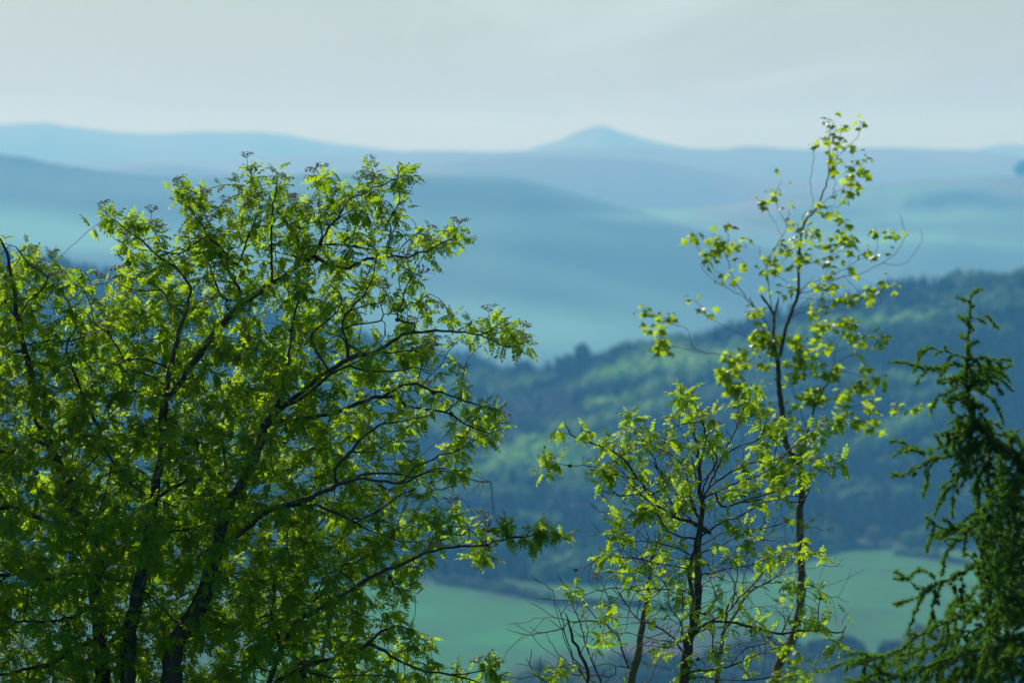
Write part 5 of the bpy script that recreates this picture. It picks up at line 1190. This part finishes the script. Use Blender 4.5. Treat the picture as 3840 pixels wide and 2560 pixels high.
def build_larch():
    D = 36.0
    b = ray(*L('d5', 1900, 2400)[0], D); gz = ground_at(b[0], D)
    root = empty("larch_tree", (b[0], D, gz), "larch at the right edge with a slender bent leader, drooping needle sprays and brown cones", "tree")
    g0 = (b[0], D, gz)
    pxg = proj([g0])[0]
    lines = [
        ([tuple(pxg)] + L('d5', 1850, 1900, 1750, 1200, 1640, 500) + L('d4', 1500, 1560, 1400, 1400, 1290, 1260), 0.0, 0.085, 0.022), (L('d4', 1290, 1260, 1160, 1165, 1060, 1060, 1000, 985, 970, 900), 0.0, 0.022, 0.009),
        (L('d4', 970, 900, 962, 780, 955, 620, 955, 480, 965, 380, 970, 250, 985, 100), 0, 0.010, 0.003),
        (L('d4', 955, 550, 870, 525, 760, 500, 655, 480), .1, 0, 0), (L('d4', 955, 575, 1040, 540, 1120, 555, 1210, 565), -.1, 0, 0), (L('d4', 950, 610, 860, 600, 760, 620, 660, 645), -.1, 0, 0), (L('d4', 955, 620, 1050, 610, 1110, 635, 1175, 640), .1, 0, 0),
        (L('d4', 960, 660, 1050, 660, 1130, 685), -.2, 0, 0), (L('d4', 960, 640, 1040, 690, 1100, 715), .15, 0, 0), (L('d4', 955, 650, 890, 700, 790, 740), .15, 0, 0), (L('d4', 960, 690, 1020, 720, 1060, 745), -.1, 0, 0), (L('d4', 960, 720, 900, 760, 820, 800, 750, 825), -.1, 0, 0),
        (L('d4', 960, 640, 915, 650, 890, 690), .1, 0, 0), (L('d4', 960, 800, 880, 830, 830, 870, 845, 945), .1, 0, 0), (L('d4', 965, 790, 1040, 800, 1100, 830), .1, 0, 0), (L('d4', 985, 850, 1040, 920, 1050, 1000), -.1, 0, 0), (L('d4', 970, 275, 1040, 265, 1100, 250), .05, 0, 0), (L('d4', 965, 760, 920, 850, 860, 880), -.15, 0, 0),
        (L('d4', 1000, 1000, 930, 1040, 860, 1080, 790, 1190), .1, 0.004, 0), (L('d4', 1000, 1010, 900, 1100, 850, 1200), -.1, 0.004, 0), (L('d4', 1020, 1040, 960, 1150, 920, 1280, 940, 1380), -.2, 0.004, 0), (L('d4', 1060, 1080, 1010, 1200, 1000, 1330, 970, 1420), .1, 0.004, 0), (L('d4', 1000, 1000, 940, 1030, 880, 1020), .1, 0, 0), (L('d4', 1040, 1030, 1080, 1035, 1110, 1030), .1, 0, 0),
        (L('d4', 1090, 1130, 980, 1200, 880, 1260, 740, 1290, 650, 1330, 530, 1390, 410, 1420), -.3, 0.006, 0.001), (L('d4', 740, 1290, 680, 1260, 600, 1240, 500, 1180), .1, 0, 0), (L('d4', 700, 1300, 670, 1390, 655, 1520), .05, 0, 0), (L('d4', 880, 1260, 820, 1240, 760, 1200), .05, 0, 0), (L('d4', 1050, 1160, 950, 1310, 880, 1440, 800, 1530, 760, 1568), .2, 0.004, 0),
        (L('d4', 870, 1440, 850, 1500, 855, 1580), 0, 0, 0), (L('d4', 1100, 1130, 1060, 1300, 1040, 1420, 1025, 1560) + L('d5', 1040, 180, 1025, 290), .2, 0.004, 0), (L('d4', 1130, 1160, 1110, 1350, 1120, 1500, 1150, 1568), -.1, 0.004, 0), (L('d4', 1100, 1120, 1150, 1110, 1220, 1105, 1290, 1110), .2, 0.003, 0), (L('d4', 1240, 1110, 1260, 1160, 1270, 1230), 0, 0, 0),
        (L('d4', 1250, 1240, 1200, 1350, 1180, 1500, 1220, 1600), .3, 0.004, 0), (L('d4', 1300, 1290, 1340, 1250, 1400, 1180), .2, 0.004, 0), (L('d4', 1350, 1350, 1300, 1480, 1260, 1600, 1230, 1700), -.3, 0.004, 0),
        (L('d5', 1640, 450, 1372, 300, 1200, 340, 1000, 390, 900, 420, 800, 430, 670, 400), -.4, 0.008, 0.001), (L('d5', 1050, 370, 900, 450, 770, 490), .1, 0, 0), (L('d5', 1100, 370, 950, 500, 825, 560), .1, 0, 0), (L('d5', 1250, 330, 1150, 260, 1080, 300, 1030, 340), .2, 0, 0),
        (L('d5', 1670, 800, 1372, 560, 1200, 600, 1100, 650, 980, 720, 850, 790, 720, 860, 600, 870, 490, 790), .3, 0.009, 0.001), (L('d5', 720, 870, 620, 920, 470, 980), .1, 0, 0), (L('d5', 750, 880, 710, 980, 685, 1140), 0, 0, 0), (L('d5', 900, 800, 930, 900, 850, 990, 850, 1090), .1, 0, 0), (L('d5', 830, 810, 870, 900, 880, 980), .1, 0, 0), (L('d5', 715, 860, 712, 790), 0, 0, 0),
        (L('d5', 1100, 650, 1060, 800, 1010, 900, 960, 960), .1, 0.003, 0), (L('d5', 1200, 600, 1110, 780, 1110, 900, 1070, 1000), .3, 0.003, 0), (L('d5', 1300, 580, 1200, 720, 1180, 860, 1250, 1000), -.2, 0.003, 0), (L('d5', 1372, 560, 1300, 700, 1320, 850), .2, 0.003, 0),
        (L('d5', 1740, 1200, 1372, 950, 1200, 990, 1000, 1060, 800, 1130, 700, 1180, 600, 1220, 480, 1310, 350, 1370, 220, 1385), -.3, 0.009, 0.001), (L('d5', 350, 1370, 230, 1410, 110, 1448), 0.1, 0, 0), (L('d5', 1760, 1350, 1372, 1100, 1100, 1150, 900, 1230, 700, 1300, 500, 1360, 350, 1460, 250, 1520), .4, 0.009, 0.001),
        (L('d5', 1780, 1500, 1372, 1250, 1000, 1340, 700, 1430, 500, 1500, 300, 1568), -.4, 0.009, 0.001), (L('d5', 1800, 1600, 1372, 1380, 1000, 1480, 800, 1568), .3, 0.009, 0.001), (L('d5', 300, 1568, 200, 1560, 60, 1538), 0, 0, 0), (L('d5', 900, 1230, 870, 1330, 800, 1400), 0.1, 0, 0), (L('d5', 1700, 1000, 1450, 800, 1250, 780, 1150, 800), 0.5, 0.006, 0.001),
        (L('d5', 1650, 650, 1450, 420, 1300, 420, 1150, 480, 1080, 600), .6, 0.006, 0.001), (L('d5', 1630, 400, 1480, 150, 1350, 100, 1200, 140, 1130, 240), -.5, 0.006, 0.001), (L('d5', 1690, 900, 1500, 1050, 1300, 1060, 1180, 1030), -.6, 0.006, 0.001), (L('d5', 230, 1400, 200, 1450, 205, 1510), 0, 0, 0), (L('d5', 290, 1420, 280, 1500), 0, 0, 0),
    ]
    for k in range(16):                                   # twigs crossing the dense edge of the tree
        x = 1372 - (k % 4) * 40; y = 120 + k * 90
        lines.append((L('d5', 1660 + k * 6, y + 240, 1500, y + 60, x, y, x - 120, y + 90, x - 170, y + 210), (-1) ** k * .5, 0.005, 0.001))
    poly = [(2352, 1000), (2325, 990), (2315, 1060), (2285, 1110), (2250, 1200), (2240, 1290), (2240, 1380), (2230, 1440), (2150, 1480), (2060, 1530), (2000, 1568), (2000, 1640), (2460, 1640), (2480, 1300), (2420, 1050)]
    SPINE = [(x * .6125, y * .6125) for x, y in L('d4', 985, 950, 1040, 980, 1120, 1080, 1250, 1180, 1400, 1240, 1400, 1600, 1120, 1600, 1010, 1560, 1010, 1330, 900, 1330, 930, 1180, 880, 1200, 940, 1050)]
    FAN = [(x * .6125, y * .6125) for x, y in L('d5', 130, 1440, 300, 1365, 480, 1290, 640, 1200, 820, 1110, 1000, 1050, 1200, 980, 1400, 950, 1400, 1600, 200, 1600, 300, 1500)]
    LEAD = [(x * .6125, y * .6125) for x, y in L('d4', 955, 590, 1010, 640, 1060, 740, 1010, 800, 1030, 900, 1000, 990, 920, 930, 890, 840, 880, 760, 910, 680)]
    cones = [('d4', 800, 1150, 4), ('d4', 830, 1110, 4), ('d4', 870, 1075, 4), ('d4', 860, 1170, 4), ('d4', 900, 1110, 5), ('d4', 940, 1060, 4), ('d4', 930, 1180, 5), ('d4', 960, 1130, 4), ('d4', 940, 1300, 5), ('d4', 1020, 1240, 5), ('d4', 980, 1200, 4), ('d4', 870, 1440, 3), ('d4', 925, 905, 3), ('d4', 1130, 1380, 5), ('d4', 1140, 1480, 4), ('d4', 1260, 1180, 3),
             ('d4', 1300, 1320, 4), ('d5', 1120, 300, 3), ('d5', 1060, 320, 3), ('d5', 1030, 790, 5), ('d5', 1130, 860, 5), ('d5', 880, 770, 3), ('d5', 900, 840, 3), ('d5', 1240, 700, 3), ('d5', 1300, 640, 3), ('d5', 590, 1330, 3)]
    larch(D, 61, lines, root, poly=poly, npts=4800, cones=cones, tuft_size=0.031, extra=((SPINE, 900, 0.3), (LEAD, 220, 0.18), (FAN, 900, 0.3)))
build_larch()

def build_larch2():
    D = 37.0
    b = ray(*L('c6', 300, 2300)[0], D); gz = ground_at(b[0], D)
    root = empty("larch_tree", (b[0], D, gz), "half-hidden larch showing soft green needle sprays behind the lower right limbs of the large rowan", "tree")
    pxg = proj([(b[0], D, gz)])[0]
    lines = [([tuple(pxg)] + L('c6', 290, 1900, 280, 1500, 260, 1000, 240, 600, 230, 300), 0, 0.07, 0.012),
             (L('c6', 240, 640, 380, 560, 470, 320, 520, 290), .2, 0.005, 0.001), (L('c6', 250, 900, 500, 800, 700, 760, 860, 740, 950, 715, 1150, 685), -.2, 0.006, 0.001), (L('c6', 700, 760, 800, 850, 900, 900), .1, 0, 0),
             (L('c6', 260, 1000, 450, 950, 620, 940, 700, 1010), .2, 0.006, 0.001), (L('c6', 270, 1150, 500, 1080, 620, 1100, 700, 1180), -.2, 0.006, 0.001), (L('c6', 280, 1350, 560, 1450, 900, 1470, 1100, 1500), .2, 0.006, 0.001),
             (L('c6', 280, 1450, 600, 1500, 800, 1560), -.3, 0.006, 0.001), (L('c6', 250, 800, 420, 850, 560, 900), .3, 0.004, 0.001), (L('c6', 240, 600, 130, 540, 40, 520), .2, 0.004, 0.001), (L('c6', 240, 560, 100, 640, 0, 640), -.2, 0.004, 0.001),
             (L('c6', 250, 850, 100, 900, -60, 960), .2, 0.005, 0.001), (L('c6', 235, 450, 400, 360, 440, 330), 0, 0.004, 0.001), (L('c5', 2240, 700, 2050, 740, 1850, 760), .2, 0.004, 0.001), (L('c5', 2240, 560, 1900, 430, 1700, 400, 1640, 430), .2, 0.004, 0.001)]
    larch(D, 71, lines, root, cones=[('c6', 190, 590, 3), ('c6', 500, 1070, 3), ('c6', 130, 500, 2)], hang=0.8, tuft_size=0.029)
build_larch2()

# ------------------------------------------------------------------ leafless trees
def bare(D, seed, trunk, lines, name, label, mat, cat, tip=0.002, side=0.35, sl=(2, 7), bx=None, rtop=0.02):
    sk = Skel(D, seed); r = sk.r
    b = ray(trunk[0][0], trunk[0][1], D); gx = b[0] if bx is None else bx; gz = ground_at(gx, D)
    root = empty(name, (gx, D, gz), label, cat)
    last = -1
    for k in range(21):
        t = k / 20; last = sk.add(np.array([gx, D, gz - 0.12]) * (1 - t) + b * t, last, rtop * 1.5 * (1 - t) + rtop * t, True)
    sk.line(trunk, dz=0.1, rb=rtop, rt=0.005)
    for pts in lines: sk.line(pts, dz=None, wob=0.006, maxgap=200)
    n0 = len(sk.P)
    for i in range(22, n0):
        if sk.rmin[i] > 0.008 or sk.par[i] < 0 or r.uniform() > side * 0.4: continue
        d = sk.P[i] - sk.P[sk.par[i]]; d = d / (np.linalg.norm(d) + 1e-9)
        s_ = np.cross(d, r.normal(0, 1, 3)); v = d * 0.7 + s_ / (np.linalg.norm(s_) + 1e-9) * 0.7; p = sk.P[i]; last = i
        for k in range(int(r.integers(*sl))):
            v = v + r.normal(0, 0.14, 3) + [0, 0, 0.06]; v = v / np.linalg.norm(v); p = p + v * 0.035; last = sk.add(p, last)
    sk.finish(tip=tip, ex=2.3, rmax=rtop * 1.5)
    V, F = sk.tubes()
    mesh("trunk" if cat == 'tree' else "branches", kids(root, V), F, mat, root, smooth=True)
    return root, sk

root, sk = bare(33.5, 81, L('d3', 835, 1420, 850, 1310, 890, 1180, 912, 1050, 925, 950, 955, 800, 968, 650, 985, 560, 1040, 330, 1060, 250),
     [L('d3', 850, 1310, 800, 1200, 770, 1100, 700, 1000, 600, 960, 460, 950, 230, 930, 120, 965), L('d3', 620, 965, 580, 900, 540, 865, 460, 830, 380, 815, 260, 808, 190, 740), L('d3', 430, 950, 380, 990, 250, 1030, 130, 1050, 60, 1040, 0, 1010), L('d3', 130, 1050, 50, 1110, 0, 1160, -30, 1250),
      L('d3', 170, 1045, 260, 1150, 340, 1200), L('d3', 912, 1120, 950, 1100, 1000, 1050, 1080, 1000, 1100, 930), L('d3', 950, 1380, 990, 1310, 1040, 1210, 1085, 1100), L('d3', 800, 1300, 740, 1250, 650, 1245, 500, 1278, 380, 1272, 200, 1260, 60, 1245), L('d3', 700, 1330, 560, 1310, 300, 1320, 0, 1340),
      L('d3', 760, 1080, 700, 900, 680, 760, 600, 640), L('d3', 860, 1250, 700, 1130, 560, 1060, 430, 1060), L('d3', 920, 1000, 1000, 900, 1100, 860, 1160, 780), L('d3', 975, 780, 1060, 730, 1160, 700, 1350, 640, 1550, 690, 1700, 680), L('d3', 955, 800, 840, 820, 700, 780, 560, 700), L('d3', 970, 640, 900, 560, 800, 490, 700, 400, 570, 285),
      L('d3', 970, 600, 860, 440, 740, 250, 640, 215, 570, 170), L('d3', 680, 235, 690, 160, 640, 90), L('d3', 740, 250, 740, 150), L('d3', 900, 300, 800, 285, 720, 290), L('d3', 1000, 450, 930, 300, 960, 100, 1000, -50), L('d3', 1020, 400, 1070, 200, 1060, 0, 1080, -150), L('d3', 970, 620, 1060, 520, 1150, 380, 1170, 250), L('d3', 340, 820, 320, 760, 210, 690, 70, 655), L('d3', 1000, 520, 1130, 340, 1240, 180, 1400, 60)],
     "leafless_tree", "leafless forked olive-barked tree behind the small rowan, bare twigs reaching left", M_BARK3, "tree", tip=0.0019, side=0.5, rtop=0.026)
root, sk = bare(38.0, 91, L('c6', 430, 2000, 420, 1568, 560, 900, 520, 500, 560, 240) ,
     [L('c6', 640, 270, 560, 225, 480, 210), L('c6', 570, 230, 590, 180, 585, 120), L('c4', 500, 1560, 700, 1330, 1000, 1290, 1170, 1275, 1290, 1240, 1400, 1290, 1490, 1380, 1540, 1460, 1555, 1568), L('c4', 1270, 1250, 1400, 1190, 1500, 1162, 1560, 1180, 1640, 1210, 1660, 1350, 1680, 1420, 1695, 1500), L('c4', 1640, 1210, 1570, 1160, 1510, 1120, 1490, 1080), L('c4', 1600, 1215, 1530, 1230, 1485, 1275),
      L('c4', 1610, 1220, 1570, 1270, 1560, 1310), L('c4', 1675, 1400, 1640, 1460, 1600, 1530), L('c4', 560, 1500, 620, 1250, 600, 700, 640, 560), L('c4', 620, 1250, 680, 1000, 640, 800), L('c4', 1000, 1290, 1100, 1300, 1210, 1325), L('c4', 560, 1500, 800, 1400, 980, 1330)],
     "leafless_tree", "leafless tree behind the large rowan, thin pale twigs arching past its right side", M_BARK3, "tree", tip=0.0023, side=0.12, rtop=0.022)
root, sk = bare(35.5, 95, L('d3', 1420, 1420, 1440, 1200, 1480, 1000, 1500, 850, 1560, 760),
     [L('d3', 1480, 1000, 1650, 760, 1750, 700, 1900, 640, 2100, 590, 2180, 580, 2290, 582), L('d3', 1500, 900, 1700, 850, 1850, 860, 1950, 870), L('d3', 1650, 760, 1850, 640, 2000, 480, 2130, 420, 2200, 370), L('d3', 1750, 700, 1950, 690, 2100, 720, 2220, 700), L('d3', 1650, 800, 1750, 900, 1780, 880), L('d3', 1850, 640, 2000, 350, 2120, 340, 2250, 315), L('d3', 1850, 620, 2050, 290, 2210, 250),
      L('d3', 1600, 820, 1620, 600, 1700, 450, 1760, 300, 1760, 180), L('d3', 1480, 1000, 1560, 850, 1540, 700, 1460, 560, 1440, 420), L('d3', 1950, 690, 2100, 760, 2240, 800, 2330, 820), L('d3', 1440, 1200, 1600, 1100, 1750, 1080, 1900, 1110), L('d3', 1560, 760, 1700, 690, 1800, 560), L('d3', 1760, 300, 1700, 150, 1690, 50), L('d3', 1620, 600, 1560, 400, 1560, 200)],
     "leafless_tree", "leafless tree between small rowan and maple stem, spreading very fine twigs right", M_BARK3, "tree", tip=0.0014, side=0.8, rtop=0.018)
root, sk = bare(30.2, 97, L('d3', 470, 1500, 560, 1340, 500, 1180, 440, 1040, 400, 900),
     [L('d3', 530, 1360, 440, 1150, 385, 1010, 350, 880, 320, 820), L('d3', 540, 1300, 350, 1180, 300, 1080, 265, 1030), L('d3', 560, 1340, 620, 1300, 660, 1380, 720, 1300), L('d3', 470, 1500, 300, 1400, 180, 1300, 130, 1200), L('d3', 500, 1180, 540, 1100, 530, 960), L('d3', 200, 1320, 240, 1260, 230, 1190)],
     "leafless_shrub", "spindly leafless shrub of straight dark upright shoots at the bottom, left of the small rowan", M_BARK, "shrub", tip=0.0022, side=0.25, rtop=0.012)
